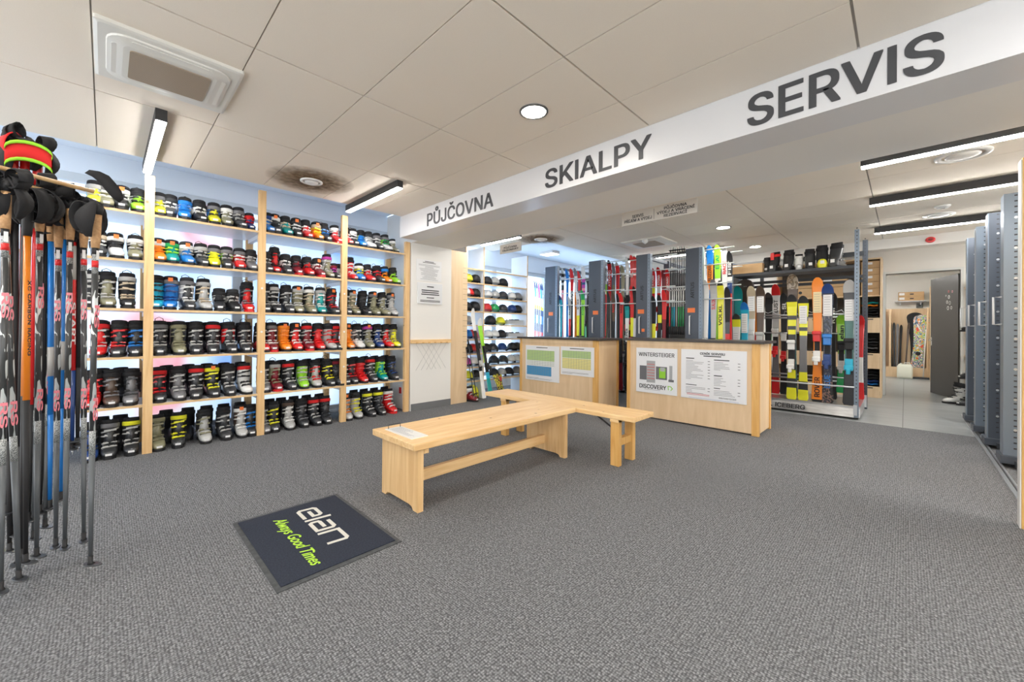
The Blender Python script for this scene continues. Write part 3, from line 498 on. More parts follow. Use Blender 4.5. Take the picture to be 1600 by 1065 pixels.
# hanging signs
SG = mat('hanging_sign_panel', (.62, .58, .53), .5)
k_ = .924
t = thing('hanging_sign', 'larger hanging sign reading SERVIS and PŮJČOVNA beneath a downlight', 'sign', (-1.95, 4.25, 2.475))
Bx(-.425, .425, -.004, .004, -.07, .08).build('sign_panel', SG, t); text('lettering', 'SERVIS\nPŘÍJEM A VÝDEJ', .33, .078, INK, t, (-.225, -.0052, -.005), bold=.02)
text('lettering', 'PŮJČOVNA\nVÝDEJ A VRÁCENÍ\nREZERVACÍ', .40, .122, INK, t, (.20, -.0052, .005), bold=.02); Bx(-.035, -.032, -.006, -.004, -.055, .06).build('divider', INK, t)
for x in (-.39, .39): MB().tube([(x, 0, .08), (x, 0, .225)], .0015, 6).build('wire', ZINC, t)
t = thing('hanging_sign', 'small hanging sign reading PŮJČOVNA OBJEDNÁVKY', 'sign', (-4.17, 4.20, 2.389))
Bx(-.22, .22, -.004, .004, -.067, .067).build('sign_panel', SG, t); text('lettering', 'PŮJČOVNA\nOBJEDNÁVKY', .33, .077, INK, t, (0, -.0052, 0), bold=.02)
for x in (-.19, .19): MB().tube([(x, 0, .067), (x, 0, .311)], .0015, 6).build('wire', ZINC, t)

# ================================================================== PILLAR FITTINGS
def lines(name, parent, x, y0, y1, z0, z1, n, m, seed, cen=True, ax=0, th=.35, d=.0012, lo=.35):
    rn = random.Random(seed); q = MB(); dz = (z1-z0)/n
    for i in range(n):
        L_ = (y1-y0)*rn.uniform(lo, 1)/2; c = (y0+y1)/2 if cen else y0+L_; z = z1-dz*(i+.5); hh = dz*th/2
        if ax == 0: q.box(x, x+d, c-L_, c+L_, z-hh, z+hh)
        else: q.box(c-L_, c+L_, x-d, x, z-hh, z+hh)
    return q.build(name, m, parent)
FINE = mat('fine_print', (.25, .25, .26), .6)
t = thing('wall_notice', 'upper white paper notice on the white pillar', 'notice', (-5.045, 3.37, 2.045))
Bx(-.002, .002, -.22, .22, -.155, .155).build('paper', PAPER, t); lines('fine_print', t, .003, -.12, .12, .105, .14, 2, INK, 1, th=.45, lo=.6); lines('fine_print', t, .003, -.19, .19, -.14, .09, 15, FINE, 2, th=.25)
t = thing('wall_notice', 'lower framed notice board on the white pillar', 'notice', (-5.045, 3.385, 1.705))
Bx(-.004, .012, -.215, .215, -.155, .155, bev=.003).build('board', mat('notice_board_white', (.74, .75, .76), .3), t)
for a, b_, c, s in ((.085, .115, 1, 3), (-.03, .06, 3, 4), (-.075, -.05, 1, 5), (-.13, -.095, 2, 6)): lines('print', t, .0125, -.18 if c > 1 else -.07, .18 if c > 1 else .07, a, b_, c, INK, s, th=.5, lo=.8)
t = thing('wall_rail', 'narrow pine rail with pegs across the white pillar', 'rail', (-5.05, 3.41, 1.0))
Bx(0, .045, -.35, .35, -.03, .025, bev=.004).build('rail_board', PINE_Y, t)
for i in range(6): Bx(.04, .055, -.28+i*.105, -.25+i*.105, -.028, -.012).build('peg', HONEY, t)
q = MB()
for i in range(4):
    y = -.26+i*.09; q.tube([(.012, y, -.04), (.012, y+.26, -.42)], .0015, 5); q.tube([(.012, y+.26, -.04), (.012, y, -.42)], .0015, 5)
o = q.build('crossed_strings', mat('grey_string', (.42, .42, .42), .7), None, (-5.05, 3.41, 1.0)); tag(o, 'thin grey crossed strings hanging under the pillar rail', 'strings')
t = thing('wall_socket', 'white socket with red switch low on the end wall of the boot shelves', 'socket', (-5.3, 3.068, .28))
Bx(-.06, .06, -.012, 0, -.08, .08, bev=.004).build('cover_plate', cm('W'), t); Bx(-.03, .03, -.018, -.012, -.05, .04).build('switch', cm('R'), t)

# ================================================================== BOOT SHELVES
ZS = [2.25, 1.805, 1.355, .912, .462]
PY = [.285, 1.21, 2.12, 3.02]
t = thing('boot_shelving', 'tall pine boot shelving along the lit window wall', 'shelving', (-5.06, 1.2, 0))
tops = [2.61, 2.70, 2.61, 2.42]
for y, tp in zip(PY, tops):
    Bx(-.05, .0, y-1.2-.035, y-1.2+.035, 0, tp).build('post', PINE_Z, t)
    Bx(-.60, -.55, y-1.2-.035, y-1.2+.035, 0, 2.45).build('post', PINE_Z, t)
for y in PY[:3]:
    for z in ZS: Bx(-.55, -.05, y-1.2-.02, y-1.2+.02, z-.065, z-.022).build('bracket', LAMI, t)
for z in ZS:
    for a, b_ in zip([-.75]+PY[:3], PY):
        q = MB(); q.m = 0; q.box(-.60, -.012, a-1.2, b_-1.2-(.035 if b_ == PY[3] else 0), z-.02, z); q.m = 1; q.box(-.012, .003, a-1.2+(.035 if a > 0 else 0), b_-1.2-.035, z-.022, z)
        q.build('shelf', [LAMI, EDGE_W], t)
# small round price dots on posts
for i, y in enumerate(PY[1:3]):
    for z in (1.62, 1.14, .70):
        q = MB(); q.loft([[Vector((x, y-1.2+.011*math.cos(a), z+.011*math.sin(a))) for a in [2*math.pi*k/12 for k in range(12)]] for x in (0, .002)]); q.build('round_dot', cm('W'), t)

# ------------------------------------------------------------------ ski boots
def ell(cx, rx, ry, z, n=14, lean=0):
    return [Vector((cx+rx*math.cos(a), ry*math.sin(a), z+lean*rx*math.cos(a))) for a in [2*math.pi*i/n for i in range(n)]]
def boot_meshes(k):
    # k: 'race' four buckles, 'kid' short with two buckles, 'soft' touring with wide straps
    sh = 1.0
    d = {}
    q = MB(); sec = [(-.135, .030, .03, .100), (-.125, .041, .02, .135), (-.07, .046, .02, .150), (-.01, .046, .02, .150), (.035, .048, .02, .128), (.08, .050, .02, .098), (.125, .047, .02, .080), (.158, .036, .021, .066), (.172, .020, .024, .050)]
    rings = []
    for x, hw, z0, z1 in sec:
        rg = []
        for i in range(14):
            a = 2*math.pi*i/14; cy, cz = math.cos(a), math.sin(a)
            yy = hw*math.copysign(abs(cy)**.75, cy); zz = (z0+z1)/2+(z1-z0)/2*math.copysign(abs(cz)**(.55 if cz < 0 else .9), cz)
            rg.append(Vector((x, yy, zz)))
        rings.append(rg)
    q.loft(rings); d['shell'] = q
    q = MB(); o_ = [(-.15, -.028), (-.15, .028), (-.12, .038), (-.04, .033), (.06, .044), (.13, .044), (.165, .030), (.182, .018), (.182, -.018), (.165, -.030), (.13, -.044), (.06, -.044), (-.04, -.033), (-.12, -.038)]
    q.prism(o_, 2, 0, .024); d['sole'] = q
    top = .31 if k != 'kid' else .225
    q = MB(); n_ = 5; rings = []
    for i in range(n_+1):
        f = i/n_; z = .095+(top-.04-.095)*f; rings.append(ell(-.058+.045*f, .076-.010*f, .050+.004*math.sin(f*3)+.003*f, z, lean=.12))
    q.loft(rings)
    d['cuff'] = q
    q = MB(); zt = top+.015; rings = [ell(-.018, .058, .048, top-.05, lean=.15), ell(-.012, .062, .051, zt-.022, lean=.2), ell(-.010, .060, .049, zt, lean=.2), ell(-.012, .046, .036, zt, lean=.2), ell(-.02, .040, .030, zt-.05, lean=.2)]
    q.loft(rings); d['liner'] = q
    q = MB(); rings = [ell(-.017, .069, .058, top-.058, lean=.12), ell(-.014, .070, .059, top-.05, lean=.12), ell(-.012, .070, .059, top-.024, lean=.12), ell(-.012, .066, .055, top-.018, lean=.12)]
    q.loft(rings); d['power_strap'] = q
    q = MB(); q.box(-.004, .010, -.034, .034, -.0065, .0065, bev=.003); q.box(.006, .014, -.028, .002, -.004, .010, bev=.002); d['buckle'] = q
    q = MB(); rings = []
    for i in range(11):
        a = R_(-75+15*i); hw = .0075-.0025*abs(i-5)/5; rr = (.0715, .0545)
        rings.append([Vector((rr[0]*math.cos(a)*f, rr[1]*math.sin(a)*f, z_+.010*math.sin(a))) for f, z_ in ((1.0, -hw), (1.055, -hw), (1.055, hw), (1.0, hw))])
    q.loft(rings, smooth=False); q.box(.066, .082, -.032, .004, -.006, .011, bev=.003); q.box(.060, .074, .014, .040, -.008, .006, bev=.002); d['cuff_buckle'] = q
    q = MB(); q.loft([ell(.012, .052, .036, .105, 12, .3), ell(.0, .050, .036, .16, 12, .2), ell(.002, .052, .034, top-.055, 12, .1)]); d['tongue'] = q
    q = MB(); 
    for sg in (-1, 1): q.loft([[Vector((-.055+.011*math.cos(a), sg*y_, .105+.011*math.sin(a))) for a in [2*math.pi*i/10 for i in range(10)]] for y_ in (.045, .0535)])
    d['hinge_bolt'] = q
    q = MB(); q.box(-.006, .006, -.046, .046, -.004, .004, bev=.002); q.box(.002, .012, -.040, -.006, -.008, .008, bev=.003); q.box(-.030, .0, -.040, -.030, -.003, .003); q.box(.004, .012, .004, .026, -.006, .004, bev=.002); d['instep_buckle'] = q
    q = MB(); q.tube([(-.06, -.03, zt-.01), (-.075, -.026, zt+.03), (-.078, 0, zt+.048), (-.075, .026, zt+.03), (-.06, .03, zt-.01)], .003, 6); d['pull_loop'] = q
    q = MB(); q.box(.172, .1745, -.019, .019, .034, .052); d['number_label'] = q
    q = MB(); q.box(0, .002, -.016, .016, -.018, .018); d['size_tag'] = q
    return {a: b.mesh(a, BLK) for a, b in d.items()}, top
BM = {k: boot_meshes(k) for k in ('race', 'kid', 'soft')}
BOOTN = 0
def boot(x, y, z, rz, kind, cuff, shell, strap, buck, label, group, s=1, sole='K', orange=False, loop=False, small=False, lbl=True):
    me, top = BM[kind]
    t = thing('ski_boot', label, 'ski boot', (x, y, z), rz, group); t.scale = (s, s*1.12, s)
    obj('sole', me['sole'], t, [cm(sole, .6, 0)]); obj('shell', me['shell'], t, [cm(shell)]); obj('cuff', me['cuff'], t, [cm(cuff)])
    obj('liner', me['liner'], t, [fab('K' if cuff != 'S' else 'D')]); obj('power_strap', me['power_strap'], t, [fab(strap)])
    if small: return t
    bm_ = cm(buck, .25, .3)
    hs = [.175, .225] if kind != 'kid' else [.15]
    for h in hs:
        f = (h-.095)/(top-.04-.095); o = obj('buckle', me['cuff_buckle'], t, [bm_]); o.location = (-.058+.045*f+.003, 0, h+.004); o.rotation_euler = (R_(6 if h > .2 else -7), R_(-6), 0)
    for x_, z_ in ((.048, .120), (.095, .093)) if kind != 'kid' else ((.055, .116),):
        o = obj('buckle', me['instep_buckle'], t, [bm_]); o.location = (x_, 0, z_+.004); o.rotation_euler = (R_(5), R_(-52), R_(8)); o.scale = (1, 1, 1.2)
    if kind == 'race': obj('hinge_bolt', me['hinge_bolt'], t, [bm_])
    if cuff != shell: obj('tongue', me['tongue'], t, [cm(shell if shell not in 'W' else 'D')])
    if lbl: obj('number_label', me['number_label'], t, [PAPER])
    if orange: o = obj('size_tag', me['size_tag'], t, [mat('orange_card', (.95, .22, .04), .6)]); o.location = (.058, .0, top-.01)
    if loop: obj('pull_loop', me['pull_loop'], t, [fab('K')])
    return t
# px position, cuff, shell, strap, buckle, flags: o orange tag, l pull loop, k kid size, n small boots
ROWS = {
 0: ('top shelf', 2.25, [[(146, 'C', 'Y', 'S', 'S', 'k'), (164, 'V', 'V', 'G', 'W', 'k'), (189, 'W', 'K', 'W', 'S', 'ko'), (214, 'W', 'L', 'K', 'K', 'kl')],
     [(248, 'B', 'Y', 'G', 'S', 'k'), (266, 'W', 'D', 'D', 'W', 'k'), (289, 'W', 'B', 'B', 'B', 'kl'), (312, 'W', 'K', 'K', 'W', 'k'), (335, 'B', 'Y', 'G', 'D', 'k'), (355, 'K', 'V', 'W', 'W', 'k'), (374, 'G', 'D', 'G', 'S', 'k'), (391, 'K', 'I', 'R', 'R', 'n')],
     [(419, 'B', 'B', 'I', 'S', 'k'), (431, 'W', 'D', 'W', 'K', 'ko'), (448, 'W', 'T', 'K', 'E', 'k'), (465, 'K', 'K', 'D', 'W', 'ko'), (480, 'D', 'R', 'K', 'W', 'k'), (497, 'O', 'O', 'E', 'Y', 'ko'), (509, 'W', 'D', 'K', 'B', 'kl'), (526, 'K', 'R', 'W', 'W', 'k')],
     [(543, 'D', 'R', 'K', 'W', 'k'), (554, 'K', 'K', 'W', 'W', 'kl'), (567, 'Y', 'B', 'K', 'B', 'k'), (579, 'W', 'W', 'D', 'S', 'k'), (592, 'D', 'D', 'G', 'W', 'k'), (605, 'L', 'W', 'G', 'N', 'k'), (617, 'K', 'V', 'W', 'S', 'n')]]),
 1: ('second shelf', 1.805, [[(152, 'K', 'D', 'E', 'W', 'kl'), (179, 'K', 'W', 'W', 'K', 'ko'), (211, 'K', 'V', 'W', 'S', 'kl')],
     [(247, 'K', 'O', 'W', 'O', 'ko'), (269, 'N', 'T', 'N', 'L', 'ko'), (292, 'S', 'B', 'W', 'S', 'ko'), (315, 'K', 'D', 'S', 'S', 'kl'), (336, 'B', 'Y', 'G', 'Y', 'k'), (356, 'L', 'D', 'G', 'S', 'k'), (376, 'R', 'R', 'G', 'W', 'k'), (394, 'K', 'G', 'K', 'S', 'k')],
     [(418, 'K', 'D', 'K', 'S', 'k'), (432, 'K', 'R', 'K', 'K', 'l'), (449, 'W', 'D', 'K', 'W', 'k'), (466, 'K', 'M', 'K', 'D', 'k'), (483, 'K', 'R', 'K', 'D', 'kl'), (499, 'W', 'M', 'K', 'W', 'ko'), (515, 'W', 'V', 'P', 'S', ''), (525, 'K', 'K', 'M', 'P', 'n'), (532, 'D', 'S', 'K', 'S', 'n')],
     [(551, 'R', 'R', 'K', 'W', 'l'), (565, 'K', 'B', 'W', 'Y', 'k'), (578, 'K', 'R', 'K', 'S', 'k'), (593, 'K', 'D', 'K', 'R', 'kl'), (605, 'K', 'O', 'B', 'K', 'kl'), (618, 'D', 'L', 'K', 'K', 'k')]]),
 2: ('third shelf', 1.355, [[(143, 'K', 'K', 'S', 'S', 'l'), (167, 'K', 'V', 'K', 'S', 'l'), (199, 'K', 'K', 'S', 'E', 'l')],
     [(245, 'C', 'C', 'K', 'K', ''), (268, 'B', 'B', 'G', 'I', 'o'), (294, 'S', 'D', 'G', 'W', 'l'), (320, 'K', 'S', 'S', 'E', 'l'), (345, 'W', 'D', 'K', 'K', 'k'), (366, 'S', 'K', 'K', 'S', 'k'), (389, 'K', 'R', 'K', 'G', 'l')],
     [(417, 'K', 'D', 'K', 'S', ''), (431, 'K', 'K', 'S', 'S', 'l'), (451, 'K', 'D', 'K', 'S', 'l'), (469, 'V', 'V', 'S', 'S', 'o'), (487, 'K', 'V', 'W', 'E', 'l'), (505, 'S', 'T', 'S', 'W', 'l'), (523, 'K', 'D', 'K', 'R', 'ol')],
     [(544, 'K', 'D', 'K', 'S', ''), (555, 'V', 'V', 'S', 'E', 'ol'), (572, 'K', 'K', 'K', 'D', 'l'), (588, 'K', 'V', 'G', 'V', 'o'), (602, 'D', 'V', 'K', 'S', ''), (616, 'D', 'S', 'G', 'S', 'o')]]),
 3: ('fourth shelf', .912, [[(156, 'K', 'R', 'R', 'S', ''), (187, 'K', 'D', 'K', 'R', ''), (214, 'K', 'D', 'K', 'B', '')],
     [(251, 'K', 'D', 'G', 'S', 'l'), (281, 'D', 'V', 'V', 'V', ''), (309, 'K', 'D', 'K', 'S', ''), (336, 'K', 'D', 'R', 'S', ''), (361, 'R', 'D', 'K', 'S', 'l'), (386, 'K', 'D', 'K', 'S', 'l')],
     [(412, 'K', 'R', 'K', 'S', ''), (428, 'K', 'M', 'G', 'W', 'l'), (448, 'O', 'O', 'O', 'O', 'o'), (466, 'K', 'R', 'K', 'W', 'o'), (484, 'D', 'M', 'R', 'S', 'l'), (501, 'K', 'R', 'K', 'R', ''), (518, 'S', 'S', 'K', 'R', ''), (529, 'K', 'D', 'R', 'R', '')],
     [(548, 'W', 'O', 'K', 'O', 'o'), (563, 'G', 'W', 'K', 'W', 'l'), (580, 'K', 'V', 'P', 'S', 'lo'), (595, 'K', 'I', 'K', 'S', ''), (608, 'K', 'R', 'K', 'S', ''), (620, 'V', 'Y', 'K', 'V', '')]]),
 4: ('fifth shelf', .462, [[(147, 'K', 'R', 'K', 'R', ''), (175, 'K', 'F', 'K', 'G', ''), (208, 'K', 'G', 'K', 'D', '')],
     [(250, 'K', 'D', 'R', 'R', ''), (281, 'K', 'G', 'K', 'S', ''), (310, 'K', 'D', 'R', 'S', ''), (335, 'K', 'D', 'Y', 'Y', 'o'), (361, 'K', 'D', 'K', 'S', ''), (386, 'W', 'W', 'R', 'K', '')],
     [(416, 'K', 'G', 'K', 'S', ''), (434, 'V', 'M', 'S', 'V', 'l'), (456, 'K', 'D', 'R', 'S', ''), (478, 'L', 'L', 'K', 'S', ''), (498, 'D', 'S', 'K', 'R', ''), (517, 'K', 'D', 'K', 'Y', 'l'), (530, 'K', 'D', 'M', 'D', '')],
     [(543, 'K', 'D', 'K', 'S', ''), (554, 'K', 'D', 'K', 'R', ''), (569, 'R', 'R', 'K', 'R', ''), (585, 'K', 'D', 'R', 'S', 'l'), (601, 'L', 'T', 'K', 'L', ''), (618, 'K', 'D', 'K', 'I', '')]]),
 5: ('carpet', 0, [[(142, 'K', 'I', 'K', 'D', ''), (174, 'K', 'D', 'G', 'S', ''), (208, 'K', 'D', 'Y', 'S', '')],
     [(248, 'D', 'V', 'V', 'V', 'n1'), (283, 'K', 'D', 'Y', 'Y', ''), (323, 'K', 'S', 'K', 'V', ''), (354, 'K', 'D', 'K', 'S', ''), (381, 'F', 'S', 'W', 'W', 'o'), (396, 'K', 'D', 'K', 'B', '')],
     [(415, 'K', 'G', 'K', 'S', ''), (432, 'K', 'D', 'D', 'Y', ''), (456, 'K', 'S', 'F', 'W', ''), (477, 'K', 'D', 'K', 'G', ''), (496, 'K', 'D', 'R', 'S', ''), (514, 'K', 'D', 'R', 'D', '')],
     [(546, 'S', 'S', 'K', 'O', 'o'), (562, 'S', 'S', 'K', 'Y', ''), (581, 'K', 'D', 'Y', 'S', ''), (598, 'K', 'D', 'Y', 'G', ''), (614, 'R', 'R', 'W', 'W', '')]]),
}
BAY = ['leftmost bay', 'second bay', 'third bay', 'rightmost bay']
rb_ = random.Random(3); seen_lab = {}
for ri, (rn_, z, bays) in ROWS.items():
    for bi, lst in enumerate(bays):
        for k, (px, cu, sh, st_, bu, fl) in enumerate(lst):
            y = at(px, 500, 0, -5.13).y
            kid = 'k' in fl or 'n' in fl; s = {True: .98, False: 1.0}[kid]
            if 'n' in fl and '1' not in fl: s = .82
            if '1' in fl: kid = False; s = 1
            if ri in (0, 1) and not kid: s = .93
            c1, c2 = COL[cu][0], COL[sh][0]
            # which one of its colours in this bay
            desc = (c1+' ' if c1 == c2 else c1+' and '+c2+' ')+'ski boot'
            where = ('on the '+rn_) if ri < 5 else 'on the carpet'
            lab = '%s, %s from left %s, %s' % (desc, ORD[k], where, BAY[bi])
            boot(-5.235 if not kid else -5.225, y, z+.001, R_(rb_.uniform(-7, 7)), 'kid' if kid else 'race', cu, sh, st_, bu, lab,
                 'ski boots %s' % where, s, 'R' if sh == 'M' or (sh == 'R' and rb_.random() < .3) else 'K', 'o' in fl, 'l' in fl)
# second row of boots standing behind on the fuller shelves
for ri, name in ((3, 'fourth shelf'), (4, 'fifth shelf'), (5, 'carpet')):
    z = ROWS[ri][1]
    for bi, xs_ in enumerate(((160, 190), (262, 296, 325, 352, 378, 396), (424, 442, 462, 482, 502, 520), (556, 572, 588, 604))):
        for k, px in enumerate(xs_):
            y = at(px, 500, 0, -5.47).y
            lo, hi = [(-.7, .24), (.33, 1.16), (1.26, 2.07), (2.17, 2.97)][bi]
            if not lo+.05 < y < hi-.05: continue
            boot(-5.51, y, z+.001, R_(rb_.uniform(-8, 8)), 'race', 'K', rb_.choice('KDD'), 'K', 'D',
                 'black ski boot, %s of the back row on the %s, %s' % (ORD[k], name, BAY[bi]), 'boots in the back row', .98, small=True)

# ================================================================== BENCHES, MAT, COUNTERS
t = thing('pine_bench', 'long low pine bench with solid plank ends in the middle of the carpet', 'bench', (-2.5, 1.38, 0))
q = MB(); q.box(-.285, .285, 0, 1.745, .41, .455, bev=.006); q.build('seat', PINE_Y, t)
def arch(w_, h0, n=10):
    pts = [(-w_/2, h0), (w_/2, h0), (w_/2, 0), (w_/2-.055, 0)]
    for i in range(n+1):
        a = i/n; pts.append((w_/2-.075-(w_-.15)*a, .028+(.0 if 0 < i < n else -.006)))
    pts += [(-w_/2+.055, 0), (-w_/2, 0)]
    return pts
for y in (.045, 1.61):
    q = MB(); q.prism([(x+.02, z) for x, z in arch(.475, .41)], 1, y, y+.042); o = q.build('end_panel', PINE_Z, t)
Bx(-.02, .02, .087, 1.61, .095, .175, bev=.003).build('stretcher', PINE_Y, t)
Bx(-.24, .26, .09, .125, .375, .41).build('cleat', PINE, t)
t = thing('pine_bench', 'second pine bench with split legs set crosswise at the long bench end', 'bench', (-2.57, 3.13, 0))
Bx(-.94, .945, 0, .37, .41, .452, bev=.005).build('seat', PINE, t)
for x in (-.68, .715):
    for y in (.0, .25): Bx(x, x+.082, y+.01, y+.062, 0, .41, bev=.003).build('leg', HONEY, t)
    Bx(x+.015, x+.067, .062, .26, .17, .235, bev=.003).build('rung', HONEY, t); Bx(x-.0, x+.082, .0, .35, .385, .41).build('cleat', PINE, t)
MB().tube([(.40, .18, .41), (.72, .18, .24)], .008, 6).build('diagonal_brace', INK, t); MB().tube([(-.36, .18, .41), (-.6, .18, .26)], .008, 6).build('diagonal_brace', INK, t)
t = thing('clipboard', 'white price card on a board with a dark wire loop, lying on the bench', 'clipboard', (-2.52, 1.50, .455))
Bx(-.18, .18, -.065, .065, 0, .005).build('board', cm('W'), t)
q = MB(); rn = random.Random(4)
for i in range(9): q.box(-.15+.0*i, rn.uniform(-.02, .15), .045-i*.011, .049-i*.011, .005, .0056)
q.build('print', mat('faint_print', (.42, .42, .45), .6), t)
MB().tube([(-.165, -.045, .004), (-.165, -.045, .032), (-.165, .05, .032), (-.165, .05, .004)], .003, 6).build('wire_loop', INK, t)
# mat
MATB = noisy('mat_blue', (.010, .014, .028), (.020, .027, .045), (1, 1, 1), 120, 3, .95, .3); RUB = noisy('mat_rubber', (.04, .043, .045), (.07, .075, .08), (1, 1, 1), 30, 3, .7)
t = thing('floor_mat', 'dark blue elan Always Good Times floor mat with a rubber border', 'floor mat', (-2.458, .862, 0))
Bx(-.452, .452, -.313, .313, 0, .005, bev=.002).build('rubber_border', RUB, t); Bx(-.422, .422, -.288, .288, .005, .009).build('pile', MATB, t)
def stroke(q, pts, w_, z0=.009, z1=.0105, sh=0):
    pts = [Vector((p[0]+sh*p[1], p[1], 0)) for p in pts]; Ls = []; Rs = []
    for i, p in enumerate(pts):
        ds = []
        if i > 0: ds.append((p-pts[i-1]).normalized())
        if i < len(pts)-1: ds.append((pts[i+1]-p).normalized())
        n1 = [Vector((-d.y, d.x, 0)) for d in ds]
        m_ = sum(n1, Vector())/len(n1); m_ = m_/max(m_.dot(n1[0]), .3); Ls.append(p+m_*w_/2); Rs.append(p-m_*w_/2)
    rings = [[Vector((l.x, l.y, z0)), Vector((r_.x, r_.y, z0)), Vector((r_.x, r_.y, z1)), Vector((l.x, l.y, z1))] for l, r_ in zip(Ls, Rs)]
    q.loft(rings, smooth=False)
CRM = mat('mat_cream_print', (.62, .60, .54), .9)
# the word elan in rounded square strokes; cell height .105
eh = .098; w_ = .021
def letter(pts, x): 
    q = MB(); stroke(q, [(x+px*1.0, py) for px, py in pts], w_, sh=.12); o = q.build('logo_letter', CRM, t); o.location = (-.33, .015, 0); return o
letter([(.145, 0), (.02, 0), (.006, .012), (.006, .086), (.02, eh), (.118, eh), (.13, .086), (.13, .052), (.045, .052)], 0)
letter([(.0, -.012), (.0, .135)], .178)
letter([(.02, eh), (.118, eh), (.132, .086), (.132, .0), (.018, .0), (.006, .012), (.006, .045), (.018, .052), (.10, .052)], .215)
letter([(.0, -.012), (.0, eh), (.125, eh), (.14, .086), (.14, -.012)], .39)
text('slogan', 'Always Good Times', .66, .085, mat('mat_lime_print', (.45, .75, .05), .9), t, (.03, -.11, .009), rot=(0, 0, 0), bold=.012, shear=.35, ex=.001)

def counter(x0, x1, y0, y1, zt, label):
    t = thing('service_counter', label, 'counter', ((x0+x1)/2, (y0+y1)/2, 0), group='service counters'); hx = (x1-x0)/2; hy = (y1-y0)/2
    Bx(-hx+.05, hx-.06, -hy+.008, -hy+.026, .02, zt-.03).build('front_panel', BIRCH, t)
    Bx(hx-.03, hx-.012, -hy+.05, hy-.05, .02, zt-.03).build('side_panel', BEECH, t); Bx(-hx+.012, -hx+.03, -hy+.05, hy-.05, .02, zt-.03).build('side_panel', BEECH, t)
    Bx(-hx, -hx+.05, -hy, -hy+.05, 0, zt-.03, bev=.002).build('post', HONEY, t); Bx(hx-.075, hx, -hy, -hy+.05, 0, zt-.03, bev=.002).build('post', HONEY, t)
    Bx(hx-.05, hx, hy-.05, hy, 0, zt-.03, bev=.002).build('post', HONEY, t); Bx(-hx, -hx+.05, hy-.05, hy, 0, zt-.03, bev=.002).build('post', HONEY, t)
    Bx(-hx-.04, hx+.05, -hy-.035, hy+.02, zt-.03, zt, bev=.003).build('worktop', DARKTOP, t)
    Bx(-hx+.05, hx-.075, -hy+.001, -hy+.008, zt-.085, zt-.03).build('top_rail', BEECH, t)
    return t
counter(-2.79, -1.165, 5.15, 5.72, 1.075, 'right birch service counter with the WINTERSTEIGER and CENÍK SERVISU boards')
counter(-4.72, -3.18, 5.0, 5.62, 1.06, 'left birch service counter with green, blue and yellow size tables')
def board(name, label, x0, x1, z0, z1, y):
    t = thing(name, label, 'sign board', ((x0+x1)/2, y, (z0+z1)/2), group='boards screwed to the counters')
    Bx(-(x1-x0)/2, (x1-x0)/2, -.010, 0, -(z1-z0)/2, (z1-z0)/2, bev=.001).build('panel', mat('sign_board_white', (.72, .73, .75), .3), t); return t
t = board('sign_board', 'WINTERSTEIGER DISCOVERY board with a service machine picture', -2.646, -2.083, .347, .948, 5.158)
text('brand_lettering', 'WINTERSTEIGER', .49, .052, INK, t, (0, -.0105, .215), bold=.012)
text('product_lettering', 'DISCOVERY', .37, .055, INK, t, (-.045, -.0105, -.215), bold=.02)
q = MB(); stroke(q, [(.17, -.238), (.165, -.19), (.20, -.19), (.222, -.215), (.20, -.24)], .010, .0105, .0115); o = q.build('green_emblem', mat('emblem_green', (.25, .55, .03), .5), t)
o.data.transform(Matrix.Rotation(R_(90), 4, 'X'))
mg = mat('picture_grey', (.12, .12, .13), .5); mg2 = mat('picture_light_grey', (.35, .36, .37), .5); mr = mat('picture_red', (.55, .05, .05), .5)
for nm, x0, x1, z0, z1, m_ in (('machine_body', -.23, -.11, -.13, .06, mg), ('machine_tower', -.13, -.01, -.16, .13, mg2), ('machine_body', .0, .15, -.11, .06, mg), ('machine_door', .045, .13, -.09, .04, mat('emblem_green', (1,)*3)), ('machine_window', .06, .12, .0, .05, mg2), ('machine_foot', .17, .24, -.13, -.1, mg), ('machine_side_unit', .18, .22, -.10, .08, mg2)):
    ly = {'machine_body': 0, 'machine_tower': .0006, 'machine_door': .0006, 'machine_window': .0012, 'machine_foot': 0, 'machine_side_unit': 0}[nm]
    Bx(x0, x1, -.0112-ly, -.0102-ly, z0, z1).build(nm, m_, t)
for i in range(6): Bx(-.122, -.018, -.0128, -.0119, -.11+i*.038, -.103+i*.038).build('ski_rack_line', mr, t)
lines('fine_print', t, -.0102, -.22, .12, -.262, -.25, 1, FINE, 9, ax=1)
t = board('sign_board', 'CENÍK SERVISU price list board on the right counter', -2.033, -1.289, .343, .955, 5.158)
text('heading', 'CENÍK SERVISU', .28, .034, INK, t, (0, -.0105, .262), bold=.03); lines('print', t, -.0102, -.11, .11, .222, .236, 1, INK, 1, ax=1, th=.8, lo=.9)
def col(x0, x1, z0, z1, n, s, nm='price_lines'):
    lines(nm, t, -.0102, x0, x1, z0, z1, n, FINE, s, cen=False, ax=1, th=.28, lo=.25)
    rn = random.Random(s); q = MB()
    for i in range(max(2, n//2)): z = z1-(z1-z0)*(i*2+.6)/n; q.box(x1+.02, x1+.045, -.0115, -.0102, z-.003, z+.003)
    q.build('prices', INK, t)
for x0, z, h_, n_, w2, s in ((-.31, .195, .02, 14, .10, 1), (-.31, -.135, .018, 5, .13, 2), (.02, .188, .02, 6, .17, 3), (.02, .0, .02, 6, .09, 4), (.02, -.15, .018, 4, .07, 5)):
    Bx(x0, x0+w2, -.0118, -.0102, z-h_/2+.005, z+h_/2-.005).build('subheading', INK, t); col(x0, x0+.24, z-.02-n_*.0175, z-.02, n_, s)
lines('red_note', t, -.0102, -.31, -.02, -.262, -.238, 2, mr, 4, ax=1, lo=.9); text('brand_lettering', 'WINTERSTEIGER', .19, .018, FINE, t, (.17, -.0105, -.262), bold=.012)
